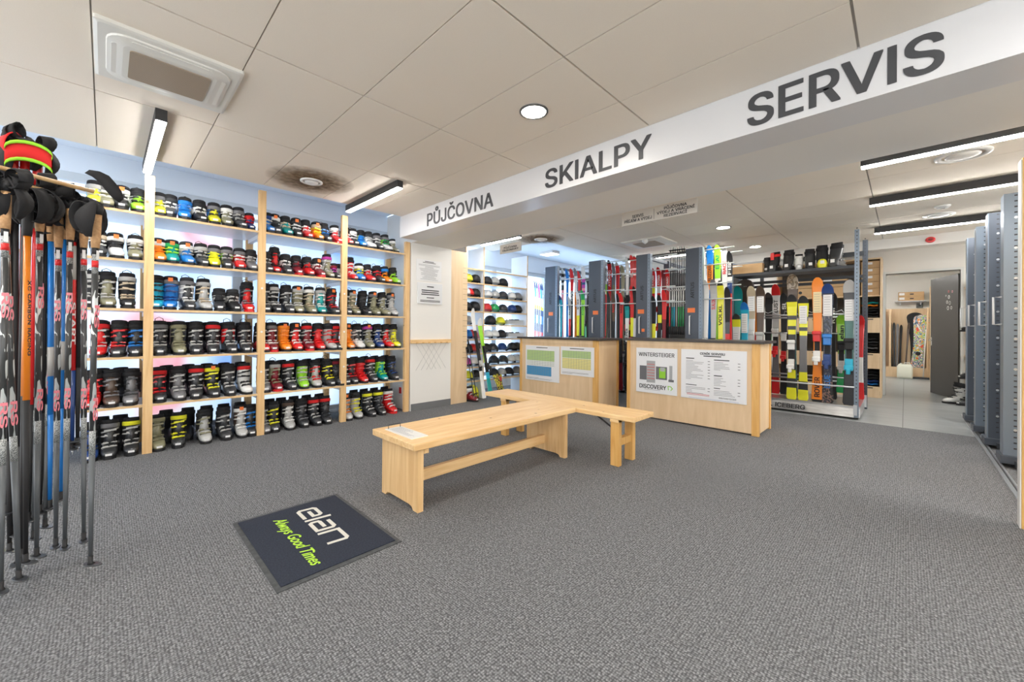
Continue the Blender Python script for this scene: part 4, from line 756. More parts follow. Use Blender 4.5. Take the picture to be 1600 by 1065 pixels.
lines('fine_print', t, -.0102, -.28, .3, -.297, -.287, 1, mat('print_blue', (.25, .35, .55), .6), 9, ax=1, lo=.95)
def table(label, x0, x1, z0, z1, bands, s):
    t = board('sign_board', label, x0, x1, z0, z1, 5.008); w2 = (x1-x0)/2; h2 = (z1-z0)/2
    lines('heading', t, -.0102, -.13, .13, h2-.04, h2-.018, 1, INK, s, ax=1, th=.5, lo=.9)
    for nm, a, b_, xr, c in bands:
        m_ = mat('table_'+nm, c, .5); Bx(-w2+.03, xr, -.0108, -.0102, a, b_).build(nm+'_rows', m_, t)
        q = MB(); n_ = max(2, int((b_-a)/.022))
        for i in range(n_): z = a+(b_-a)*(i+.5)/n_; q.box(-w2+.03, xr, -.0114, -.0108, z-.0022, z+.0022)
        for i in range(8): x = -w2+.15+i*(xr+w2-.17)/8; q.box(x, x+.0025, -.0114, -.0108, a, b_)
        q.build('grid_lines', mat('table_line', (.22, .25, .25), .6), t)
    lines('fine_print', t, -.0102, -w2+.03, w2-.08, -h2+.015, -h2+.05, 3, FINE, s, cen=False, ax=1); return t
table('size table board with green and blue rows on the left counter', -4.58, -3.868, .348, .918, [('green', .04, .21, .26, (.42, .58, .22)), ('white', -.04, .035, .26, (.7, .72, .7)), ('blue', -.20, -.05, .20, (.03, .25, .5))], 1)
table('size table board with green and yellow rows on the left counter', -3.838, -3.228, .492, .926, [('green', .045, .155, .25, (.42, .58, .22)), ('yellow', -.12, .04, .25, (.75, .68, .25))], 2)

# ================================================================== NORDIC POLES, LEFT FOREGROUND
t = thing('pole_rail_stand', 'wooden rod stand from which the nordic poles hang', 'pole rack', (-2.76, -.24, 0))
dvr = Vector((-.16, .30, 0)).normalized()
MB().tube([Vector((0, 0, 1.86))-dvr*.75, Vector((0, 0, 1.86))+dvr*.22], .010, 12).build('rod', PINE_Z, t)
MB().tube([Vector((-.12, -.06, 1.84))-dvr*.75, Vector((-.12, -.06, 1.84))+dvr*.10], .010, 12).build('rod', PINE_Z, t)
p0 = Vector((-.06, -.03, 0))-dvr*.75
Bx(p0.x-.1, p0.x+.1, p0.y-.03, p0.y+.03, 0, 1.98).build('upright', PINE_Z, t); Bx(p0.x-.25, p0.x+.25, p0.y-.2, p0.y+.05, 0, .03).build('foot', PINE_Z, t)
def graph(name, a, b_, cov, sx=(70, 70, 14)):
    m = mat(name, a, .35, 0, .3); n, N, L, b = nodes(m); tc = N.new('ShaderNodeTexCoord'); mp = N.new('ShaderNodeMapping'); mp.inputs['Scale'].default_value = sx; mp.inputs['Rotation'].default_value = (.3, .2, 0)
    v = N.new('ShaderNodeTexNoise'); v.inputs['Scale'].default_value = 1; v.inputs['Detail'].default_value = 0; v.inputs['Distortion'].default_value = .6
    L.new(tc.outputs['Object'], mp.inputs[0]); L.new(mp.outputs[0], v.inputs['Vector']); r = ramp(N, [(cov, a), (cov+.01, b_)]); L.new(v.outputs[0], r.inputs[0]); L.new(r.outputs[0], b.inputs['Base Color']); return m
G_RS = graph('pole_brush_graphic', (.04, .043, .045), (.60, .64, .64), .60)
G_DOT = graph('pole_dotted_graphic', (.10, .11, .11), (.45, .47, .47), .5, (420, 420, 420))
POLESTY = {'rs': (G_RS, 'D', 'E'), 'orange': (cm('O'), 'K', 'K'), 'blue': (cm('B'), 'B', 'E'), 'start': (cm('R'), 'I', 'K'), 'black': (cm('K'), 'K', 'K'), 'redtop': (cm('R'), 'K', 'R')}
def pole(px, py, zt, sty, label, tilt=None, clampx=-3.16, tz=.05):
    p = at(px, py, 2, tz+.035)
    if p.x < clampx: p = at(px, py, 0, clampx)
    z0 = max(p.z-.035, .004); L_ = zt-z0
    g, sh, gr = POLESTY[sty]
    t = thing('nordic_pole', label, 'ski pole', (p.x, p.y, z0), R_(rnp.uniform(-15, 15)), 'nordic ski poles hanging at the left')
    t.rotation_euler = (R_(rnp.uniform(-.5, .5)), R_(rnp.uniform(-.4, .4)), R_(20+rnp.uniform(-35, 35)))
    if tilt: t.rotation_euler[0] = R_(tilt)
    z1 = max(.45, L_*.32) if sty != 'orange' else L_*.45
    MB().tube([(0, 0, .05), (0, 0, z1)], [.0078, .0112], 12).build('lower_shaft', mat('shaft_grey', (.10, .11, .12), .4, .2) if sty == 'rs' else cm(sh, .4), t)
    gz = L_-.20
    if sty == 'rs':
        MB().tube([(0, 0, z1), (0, 0, z1+.11)], .0115, 12).build('dotted_band', G_DOT, t); MB().tube([(0, 0, z1+.11), (0, 0, gz-.12)], .0118, 12).build('graphic_sleeve', G_RS, t)
        MB().tube([(0, 0, gz-.12), (0, 0, gz-.03)], .0118, 12).build('dotted_band', G_DOT, t); MB().tube([(0, 0, gz-.09), (0, 0, gz-.06)], .0122, 12).build('red_mark', cm('R'), t)
        for zz in (gz-.32, z1+.21): text('rs_mark', 'RS', .10, .02, cm('A'), t, (.0119, 0, zz), rot=(R_(90), R_(90), R_(90)), bold=.02)
        MB().tube([(0, 0, gz-.03), (0, 0, gz)], .0123, 12).build('collar', cm('K'), t); Bx(.0115, .0127, -.006, .006, gz-.055, gz-.012).build('bar_code', PAPER, t)
    else:
        MB().tube([(0, 0, z1), (0, 0, gz)], .0118, 12).build('upper_shaft', g, t)
        if sty == 'orange':
            text('pole_lettering', 'XC CARBON RACING', .34, .012, INK, t, (.0119, 0, (z1+gz)/2), rot=(R_(90), R_(90), R_(90)), bold=.01)
        if sty == 'start':
            text('pole_lettering', 'START', .22, .015, cm('W'), t, (.0119, 0, z1+.25), rot=(R_(90), R_(90), R_(90)), bold=.02); MB().tube([(0, 0, gz-.20), (0, 0, gz-.02)], .0123, 12).build('silver_band', cm('S'), t)
        if sty == 'blue': MB().tube([(0, 0, z1+.2), (0, 0, z1+.35)], .0122, 12).build('silver_band', cm('S'), t)
    gm = CORK if gr == 'E' else cm(gr, .6, 0)
    MB().loft([ell(0, .0155, .014, gz, 12), ell(.001, .019, .0165, gz+.05, 12), ell(.002, .020, .017, gz+.12, 12), ell(.004, .0195, .017, gz+.155, 12)]).build('grip', gm, t)
    MB().loft([ell(.004, .020, .0175, gz+.155, 12), ell(.006, .025, .020, gz+.18, 12), ell(.008, .022, .018, gz+.198, 12), ell(.008, .008, .007, gz+.204, 12)]).build('grip_cap', cm('R') if sty == 'redtop' else cm('K', .5, 0), t)
    # wrist strap: broad fabric loop
    a0 = rnp.choice((-1, 1))*rnp.uniform(.9, 2.4)-t.rotation_euler.z; w2 = .016; q = MB(); rings = []
    big = rnp.uniform(.05, .085)
    for i in range(15):
        f = i/14; th = f*math.pi*1.75-.3; xx = .015+big*(1-math.cos(th))*.55; zz = gz+.175+.055*math.sin(th)-.06*f; ww = w2*(1+1.6*math.sin(f*math.pi))
        c = Vector((xx*math.cos(a0), xx*math.sin(a0), zz)); s_ = Vector((-math.sin(a0), math.cos(a0), 0)); nn = Vector((.002*math.cos(a0), .002*math.sin(a0), .002))
        rings.append([c-s_*ww-nn, c+s_*ww-nn, c+s_*ww+nn, c-s_*ww+nn])
    q.loft(rings); q.build('wrist_strap', fab('K') if sty != 'redtop' else fab('R'), t)
    a1 = a0+rnp.uniform(1.6, 2.6); q = MB(); rings = []
    for i in range(9):
        f = i/8; dd = .012+.055*math.sin(f*2.6); zz = gz+.215-.17*f; ww = .010+.026*math.sin(f*math.pi); c = Vector((dd*math.cos(a1), dd*math.sin(a1), zz)); s_ = Vector((-math.sin(a1), math.cos(a1), 0)); nn = Vector((math.cos(a1)*.004, math.sin(a1)*.004, 0))
        rings.append([c-s_*ww-nn, c+s_*ww-nn, c+s_*ww+nn, c-s_*ww+nn])
    q.loft(rings); q.build('palm_strap', fab('K'), t)
    for jj in range(2):
        a2 = rnp.uniform(0, 6.28); big2 = rnp.uniform(.045, .075); q = MB(); rings = []; zz0 = gz+rnp.uniform(.15, .24)
        for i in range(13):
            f = i/12; th = f*math.pi*2; c = Vector(((.01+big2*.5*(1-math.cos(th)))*math.cos(a2), (.01+big2*.5*(1-math.cos(th)))*math.sin(a2), zz0+big2*.6*math.sin(th))); s_ = Vector((-math.sin(a2), math.cos(a2), .3)); ww = .016+.012*math.sin(th*.5); nn = Vector((.003*math.cos(a2+th), .003*math.sin(a2), .003*math.sin(th)))
            rings.append([c-s_*ww-nn, c+s_*ww-nn, c+s_*ww+nn, c-s_*ww+nn])
        q.loft(rings); q.build('wrist_strap', fab('K'), t)
    # basket and tip
    MB().loft([ell(0, .010, .010, .075, 12), ell(0, .009, .009, .045, 12), ell(.004, .017, .013, .036, 12)]).build('ferrule', cm('K', .5, 0), t)
    MB().loft([ell(.010, .040, .018, .038, 16), ell(.012, .042, .020, .034, 16), ell(.012, .036, .016, .031, 16)]).build('basket', cm('D', .5, 0), t)
    MB().tube([(0, 0, .034), (.004, 0, .0)], [.006, .0015], 8).build('tip', ZINC, t)
    return t
rnp = random.Random(11)
PL = [(1, 922, 1.80, 'rs', 'brush patterned nordic pole at the left picture edge'), (30, 903, 1.79, 'rs', 'patterned nordic pole whose basket is lowest near the left edge', 2.2),
 (28, 878, 1.86, 'black', 'black nordic pole behind the low hanging patterned pole'), (40, 878, 1.80, 'orange', 'orange XC CARBON RACING nordic pole, nearer of two', 0, -2.84), (33, 870, 1.82, 'orange', 'orange nordic pole tucked behind the other orange one', 0, -2.90),
 (57, 868, 1.85, 'rs', 'patterned cork grip nordic pole just right of the orange poles'), (52, 840, 1.88, 'rs', 'patterned nordic pole overlapped just right of the orange poles'), (70, 822, 1.86, 'rs', 'patterned nordic pole just left of the blue pole'),
 (78, 792, 1.83, 'blue', 'bright blue nordic pole with silver band, left of two'), (87, 852, 1.79, 'rs', 'patterned cork grip nordic pole just right of the blue pole'), (101, 854, 1.83, 'rs', 'patterned nordic pole between the second blue and red poles'),
 (95, 779, 1.85, 'blue', 'thin blue nordic pole, right of two'), (113, 700, 1.84, 'start', 'red START nordic pole with dark navy lower shaft'), (107, 690, 1.86, 'black', 'black nordic pole just left of the START pole'), (121, 695, 1.86, 'black', 'black nordic pole just right of the START pole'),
 (131, 843, 1.80, 'rs', 'patterned cork grip nordic pole, second from the right end'), (141, 881, 1.76, 'rs', 'rightmost patterned nordic pole with a grey lower shaft'),
 (22, 834, 1.9, 'black', 'black nordic pole deep behind the orange poles'), (10, 800, 2.08, 'redtop', 'red topped nordic pole near the left picture edge'), (28, 790, 2.13, 'redtop', 'tall nordic pole with a red grip cap above the straps'), (44, 812, 2.11, 'redtop', 'tall red capped nordic pole, rightmost of the tall ones'), (15, 860, 1.86, 'black', 'plain black nordic pole beside the left edge'), (62, 800, 1.9, 'black', 'black nordic pole between patterned poles left of the blue one')]
for a in PL: pole(*a)
# long mitt strap reaching right off the rail end
q = MB(); rings = []
pts = [(136, 268, .012), (150, 272, .02), (163, 280, .026), (173, 292, .028), (183, 304, .026), (190, 314, .014)]
for px, py, ww in pts:
    c = at(px, py, 0, -2.80); d_ = Vector((0, .62, .78)); rings.append([c-d_*ww+Vector((0.0, 0, 0)), c+d_*ww, c+d_*ww+Vector((.006, 0, 0)), c-d_*ww+Vector((.006, 0, 0))])
q.loft(rings); tag(q.build('glove_strap', fab('K')), 'long black glove strap sticking out right from the pole rail', 'strap')
q = MB(); c0 = at(24, 215, 0, -2.75)
for (px, py), m_ in zip([(36, 212), (22, 205)], (0, 0)):
    pass
q = MB(); rings = []
for i in range(11):
    a = math.pi*(i/10)*1.1; c = at(34, 222, 0, -2.78)+Vector((-.25, .075*math.cos(math.pi-a), .045*math.sin(a)-.01)); ww = .04
    rings.append([c+Vector((-.003, 0, -ww)), c+Vector((.003, 0, -ww)), c+Vector((.003, 0, ww)), c+Vector((-.003, 0, ww))])
q.loft(rings); q.m = 1
for k_ in (0, 2):
    q.loft([[r_[k_]+Vector((-.006, 0, -.007)), r_[k_]+Vector((.01, 0, -.007)), r_[k_]+Vector((.01, 0, .007)), r_[k_]+Vector((-.006, 0, .007))] for r_ in rings])
tag(q.build('glove_strap', [fab('R'), fab('L')]), 'red and lime glove strap on top of the nordic poles', 'strap')
t = thing('yellow_clamp_stand', 'yellow plastic bracket on a black foot behind the nordic poles', 'bracket', (-4.1, -.47, 0), R_(30))
q = MB(); q.prism([(-.12, .30), (-.04, .37), (.10, .40), (.13, .46), (.16, .46), (.16, .34), (-.12, .27)], 1, -.05, .05); q.build('upper_jaw', cm('Y'), t)
q = MB(); q.prism([(-.13, .10), (.12, .10), (.12, .16), (.06, .18), (.04, .28), (-.02, .28), (-.04, .18), (-.13, .15)], 1, -.05, .05); q.build('lower_jaw', cm('Y'), t)
Bx(-.16, .16, -.08, .08, 0, .09, bev=.01).build('foot', cm('K', .5, 0), t); Bx(-.02, .02, -.04, .04, .09, .36).build('stem', cm('K', .5, 0), t)

# ================================================================== HELMET SHELVES
t = thing('helmet_shelving', 'tall white helmet shelving with pine edges behind the wood panel', 'shelving', (-5.13, 4.9, 0))
HZ = [2.19, 1.956, 1.718, 1.48, 1.250, 1.012, .772, .548, .318]
for y in (4.14, 4.53, 5.63):
    Bx(-.42, -.005, y-4.9-.009, y-4.9+.009, 0, 2.58).build('side_panel', LAMI, t); Bx(-.005, .005, y-4.9-.009, y-4.9+.009, 0, 2.58).build('side_edge', EDGE_W, t)
for z in HZ:
    for a, b_ in ((4.149, 4.521), (4.539, 5.621)):
        q = MB(); q.box(-.42, -.006, a-4.9, b_-4.9, z-.018, z); q.m = 1; q.box(-.006, .006, a-4.9, b_-4.9, z-.019, z+.001); q.build('shelf', [LAMI, EDGE_W], t)
def helmet_meshes():
    d = {}; q = MB(); rings = []
    n = 20
    for i in range(9):
        f = i/8; ph = f*math.pi*.5*.98; rr = math.cos(ph)**.85; z = .045+.112*math.sin(ph)
        rings.append([Vector((.125*rr*math.cos(a), .103*rr*math.sin(a), z)) for a in [2*math.pi*k/n for k in range(n)]])
    low = [Vector((.122*math.cos(a), .10*math.sin(a), .045-(.038 if math.cos(a) < .35 else .0)*min(1, (.35-math.cos(a))*3 if math.cos(a) < .35 else 0))) for a in [2*math.pi*k/n for k in range(n)]]
    q.loft([low]+rings); d['shell'] = q
    q = MB(); q.loft([[Vector((v.x*.93, v.y*.93, v.z+.002)) for v in low], [Vector((v.x*.8, v.y*.8, v.z+.03)) for v in low]]); d['lining'] = q
    for nm, sg in (('ear_pad', 1), ('ear_pad_left', -1)):
        q = MB(); q.loft([[Vector((-.01+.036*math.cos(a), sg*(.083+y_), .040+.040*math.sin(a))) for a in [2*math.pi*k/12 for k in range(12)]] for y_ in (0, .018)]); d[nm] = q
    q = MB()
    for sg in (-1, 1):
        for x0 in (-.055, -.005, .045):
            c = Vector((x0, sg*.045, 0)); c.z = .045+.112*math.sqrt(max(0, 1-(c.x/.125)**2-(c.y/.103)**2)); 
            q.loft([[c+Vector((.017*math.cos(a), .007*math.sin(a), dz-.06*sg*.007*math.sin(a)*sg)) for a in [2*math.pi*k/8 for k in range(8)]] for dz in (-.006, .0035)])
    d['vents'] = q
    q = MB(); q.tube([(-.02, .09, .01), (.0, .06, .004), (.0, 0, .004), (0, -.06, .004), (-.02, -.09, .01)], .004, 6); d['chin_strap'] = q
    return {a: b.mesh(a, BLK) for a, b in d.items()}
HM = helmet_meshes()
HROW = [(1, [(40, 'Y'), (90, 'K')], [(165, 'K'), (213, 'S'), (268, 'KL')]), (2, [(24, 'W'), (48, 'R'), (90, 'K')], [(168, 'W'), (215, 'S'), (268, 'D'), (322, 'W'), (372, 'G')]),
        (3, [(33, 'K'), (85, 'KB')], [(165, 'R'), (213, 'N'), (268, 'D'), (325, 'I'), (380, 'K')]), (4, [(40, 'S')], [(188, 'KB'), (252, 'Y')]),
        (5, [(42, 'B'), (75, 'R')], [(172, 'W'), (214, 'W'), (260, 'K')]), (6, [(45, 'K'), (78, 'R')], [(163, 'K'), (205, 'D'), (265, 'I'), (330, 'K'), (374, 'K')]),
        (7, [(28, 'P'), (80, 'W')], [(213, 'K'), (272, 'D'), (322, 'W'), (372, 'W')]), (8, [(45, 'Y'), (97, 'K')], [(213, 'K'), (262, 'S'), (308, 'K'), (358, 'G')])]
rh = random.Random(9)
for r_i, a_, b_ in HROW:
    for bay, lst in (('narrow left bay', a_), ('wide right bay', b_)):
        for k, (cx_, c) in enumerate(lst):
            px = 720+cx_/4.093; y = at(px, 500, 0, -5.27).y; y = max(4.26 if bay[0] == 'n' else 4.65, min(y, 4.41 if bay[0] == 'n' and len(lst) > 1 and k < 1 else 5.5))
            big = 1.0 if 'B' not in c[1:] else 1.1
            nm = COL[c[0]][0]
            o = thing('ski_helmet', '%s ski helmet, %s from left, %s helmet shelf, %s' % (nm, ORD[k], ORD[r_i], bay), 'helmet', (-5.275, y, HZ[r_i]+.006), R_(rh.uniform(-60, -15)), 'ski helmets on the shelves')
            o.scale = (big*.95, big*.95, big)
            obj('shell', HM['shell'], o, [cm('N' if c == 'N' else c[0], .22, .5)]); obj('lining', HM['lining'], o, [fab('K')]); obj('vents', HM['vents'], o, [cm('L' if c == 'KL' else 'K', .6, 0)])
            if r_i in (1, 2, 6, 7, 8) or c[0] in 'W': obj('ear_pad', HM['ear_pad'], o, [fab('K')]); obj('ear_pad', HM['ear_pad_left'], o, [fab('K')])
            obj('chin_strap', HM['chin_strap'], o, [fab('K')])
CLR = mat('clear_plastic_bin', (.72, .75, .78), .15); CLR.node_tree.nodes['Principled BSDF'].inputs['Alpha'].default_value = .45
for k, (ri, nm) in enumerate(((4, 'upper'), (5, 'lower'))):
    o = thing('goggle_bin', '%s clear plastic bin of goggles on the helmet shelves' % nm, 'bin', (-5.28, 5.36, HZ[ri]+.001))
    q = MB()
    q.box(-.12, .12, -.2, .2, 0, .004); q.box(-.12, -.116, -.2, .2, .004, .10); q.box(.116, .12, -.2, .2, .004, .10); q.box(-.116, .116, -.2, -.196, .004, .10); q.box(-.116, .116, .196, .2, .004, .10)
    q.build('bin_walls', CLR, o)
    for j in range(5):
        g_ = thing('ski_goggles', '%s dark ski goggles from the left in the %s plastic bin' % (ORD[j], nm), 'goggles', (-5.27+.02*(j % 2), 5.21+j*.075, HZ[ri]+.065), R_(rh.uniform(-30, 30)), 'goggles in the clear bins')
        MB().loft([[Vector((.02*math.cos(a)*f, .055*math.sin(a), .035*math.cos(a)+x)) for a in [2*math.pi*i/12 for i in range(12)]] for x, f in ((0, 1), (.02, .8))]).build('frame', cm('K'), g_)
        MB().tube([(0, -.05, 0), (-.05, -.04, -.02), (-.06, .04, -.02), (0, .05, 0)], .007, 6).build('strap', fab('M' if j % 2 else 'G'), g_)

# ================================================================== SKIS
def ski_mesh(L, wd, bands, tw=.0, K=26, tipc=.075):
    q = MB(); rings = []; cols = []; seen = []
    for b_ in bands:
        if b_[1] not in seen: seen.append(b_[1])
    fs = sorted(set([0, .01, .02]+[i/K for i in range(K+1)]+[.93, .95, .97, .985, .995, 1]+[b_[0] for b_ in bands]))
    def half(f):
        w_ = wd*(.5-.16*math.sin(math.pi*min(1, max(0, (f-.02)/.9))))
        if f > .93: u = (f-.93)/.07; w_ *= math.sqrt(max(.04, 1-u*u*.97))
        if f < .02: w_ *= .8+.2*f/.02
        return w_
    def off(f):
        y = 0
        if f > .86: u = (f-.86)/.14; y -= tipc*u*u
        if tw and f < .08: u = (.08-f)/.08; y -= tw*u*u
        return y
    for f in fs:
        h = half(f); y = off(f); z = f*L; t_ = .005+.006*math.sin(math.pi*min(1, f/.9))**1
        rings.append([Vector((-h, y, z)), Vector((-h*.85, y-t_, z)), Vector((h*.85, y-t_, z)), Vector((h, y, z))])
    n = len(rings)
    for i in range(n-1):
        fm = (fs[i]+fs[i+1])/2; c = [b_ for b_ in bands if fm <= b_[0]+1e-6]; q.m = seen.index((c[0] if c else bands[-1])[1])
        q.add(rings[i]+rings[i+1], [(j, (j+1) % 4, 4+(j+1) % 4, 4+j) for j in range(4)])
    q.m = 0; q.add(rings[0], [(0, 1, 2, 3)]); q.m = seen.index(bands[-1][1]); q.add(rings[-1], [(3, 2, 1, 0)])
    return q, [cm(c, .3, .4) for c in seen]
def binding_meshes():
    a = MB(); a.box(-.028, .028, -.045, -.010, -.05, .02, bev=.006); a.box(-.034, .034, -.055, -.03, .012, .045, bev=.008)
    b_ = MB(); b_.box(-.026, .026, -.04, -.010, -.05, .05, bev=.006); b_.box(-.03, .03, -.075, -.03, -.045, .0, bev=.01); b_.box(-.014, .014, -.095, -.06, -.075, -.03, bev=.006)
    p_ = MB(); p_.box(-.03, .03, -.018, -.008, -.20, .22, bev=.002)
    return a.mesh('toe_binding', BLK), b_.mesh('heel_binding', BLK), p_.mesh('binding_plate', BLK)
TB, HB, PB = binding_meshes()
def ski(x, y, z, L, wd, bands, label, group, bind=None, lean=0, rx=0, bz=.47, word=None, paper=None, tw=0, nm='ski', cat='ski', tipc=.075, rz=0):
    q, ms = ski_mesh(L, wd, bands, tw, tipc=tipc)
    t = thing(nm, label, cat, (x, y, z), 0, group); t.rotation_euler = (R_(rx), R_(lean), R_(rz))
    q.build('board', ms, t)
    if bind:
        o = obj('binding_plate', PB, t, [cm('K')]); o.location = (0, 0, L*bz)
        o = obj('toe_binding', TB, t, [cm(bind[0])]); o.location = (0, -.006, L*bz+.16); o.scale = (wd/.085,)*3
        o = obj('heel_binding', HB, t, [cm(bind[-1])]); o.location = (0, -.006, L*bz-.13); o.scale = (wd/.085,)*3
    if word:
        s_, f0, c, ln = word; text('lettering', s_, ln, wd*.45, cm(c), t, (0, -.0125, L*f0), rot=(R_(90), R_(-90), 0), bold=.02)
    if paper:
        f0, ln, c = paper; Bx(-wd*.36, wd*.36, -.0155, -.0125, L*f0-ln/2, L*f0+ln/2).build('paper_tag', mat('paper_'+c, (.80, .80, .78) if c == 'white' else (.80, .66, .38), .6), t)
        q = MB()
        for i in range(int(ln/.035)): z_ = L*f0-ln/2+.02+i*.035; q.box(-wd*.28, wd*.2, -.0162, -.0155, z_, z_+.004)
        q.build('tag_print', FINE, t)
    return t

# ------------------------------------------------------------------ mobile racks with grey end columns
ORANGE = mat('orange_sticker', (.85, .20, .05), .5)
RTX = [-5.05, -4.01, -3.10, -2.285]
RTN = ['leftmost', 'second', 'third', 'fourth']
for i, x in enumerate(RTX):
    t = thing('mobile_ski_rack', '%s grey mobile ski rack from left, behind the counters' % RTN[i], 'ski rack', (x, 6.25, 0), group='mobile ski racks behind the counters')
    wd = .155 if i < 2 else .125
    q = MB(); q.box(-wd, wd-.05, 0, .02, .04, 2.44); q.box(-wd, -wd+.02, .02, .07, .04, 2.44); q.build('end_column', STEEL, t)
    q = MB(); q.box(wd-.05, wd, -.004, .07, .04, 2.44); q.build('perforated_strip', STEEL_L, t)
    q = MB()
    for k in range(44): q.box(wd-.03, wd-.022, -.006, -.004, .12+k*.052, .13+k*.052)
    q.build('perforations', INK, t)
    Bx(-.06 if i < 2 else -.09, .05 if i < 2 else .02, -.004, 0, 1.46, 1.53).build('orange_label', ORANGE, t)
    MB().tube([(-.05, 0, 1.13), (-.05, -.035, 1.13), (-.05, -.035, 1.41), (-.05, 0, 1.41)], .009, 8).build('handle', mat('handle_white', (.7, .7, .7), .4), t)
    if i == 2: Bx(-.02, .03, -.004, 0, 1.16, 1.21).build('orange_label', ORANGE, t)
    text('lettering', 'ARTUS', .24, .05, mat('column_print', (.012, .013, .016), .5), t, (-.02, -.002, 1.80), rot=(R_(90), R_(-90), 0), bold=.02)
    Bx(-.12, .12, .0, 2.3, .02, .12).build('base_carriage', STEEL, t)
    for y in (.9, 2.25): Bx(-.05, .05, y, y+.05, .12, 2.44).build('inner_upright', STEEL, t)
    Bx(-.008, .008, .95, 2.25, .12, 2.32).build('added_dark_backdrop', mat('backdrop_dark', (.02, .022, .026), .6), t)  # dark sheet added to darken the gaps and block window light behind
    for z in (2.40, 2.28) if i < 2 else (2.38,): Bx(-.03, .03, .07, 2.3, z, z+.05).build('top_beam', STEEL, t)
    for (za, zb) in ((2.40, .16), (2.17, .16), (1.885, .10), (1.655, .10)):
        for y in (zb-.08, zb+.35):
            MB().tube([(wd, y, za), (wd+.40, y, za)], .009, 8).build('hook_bar', mat('bar_white', (.66, .70, .70), .35, .3), t)
            MB().tube([(-wd, y, za-.02), (-wd-.30 if i else -wd-.1, y, za-.02)], .009, 8).build('hook_bar', mat('bar_white', (1,)*3), t)
    for y in (.27, .75): Bx(wd, wd+.42, y, y+.13, .76, .80).build('tier_shelf', STEEL, t)
    Bx(wd, wd+.42, .58, .70, .08, .12).build('tier_shelf', STEEL, t)
    Bx(wd, wd+.42, .02, .16, .10, .13).build('tier_shelf', STEEL, t); 
    if i:
        for y in (.27, .75): Bx(-wd-.34, -wd, y, y+.13, .76, .80).build('tier_shelf', STEEL, t)
        Bx(-wd-.34, -wd, .58, .70, .08, .12).build('tier_shelf', STEEL, t)
    if i: Bx(-wd-.30, -wd, .02, .16, .10, .13).build('tier_shelf', STEEL, t)
GN = ['skis between the first and second rack', 'skis between the second and third rack', 'skis between the third and fourth rack', 'skis right of the fourth rack']
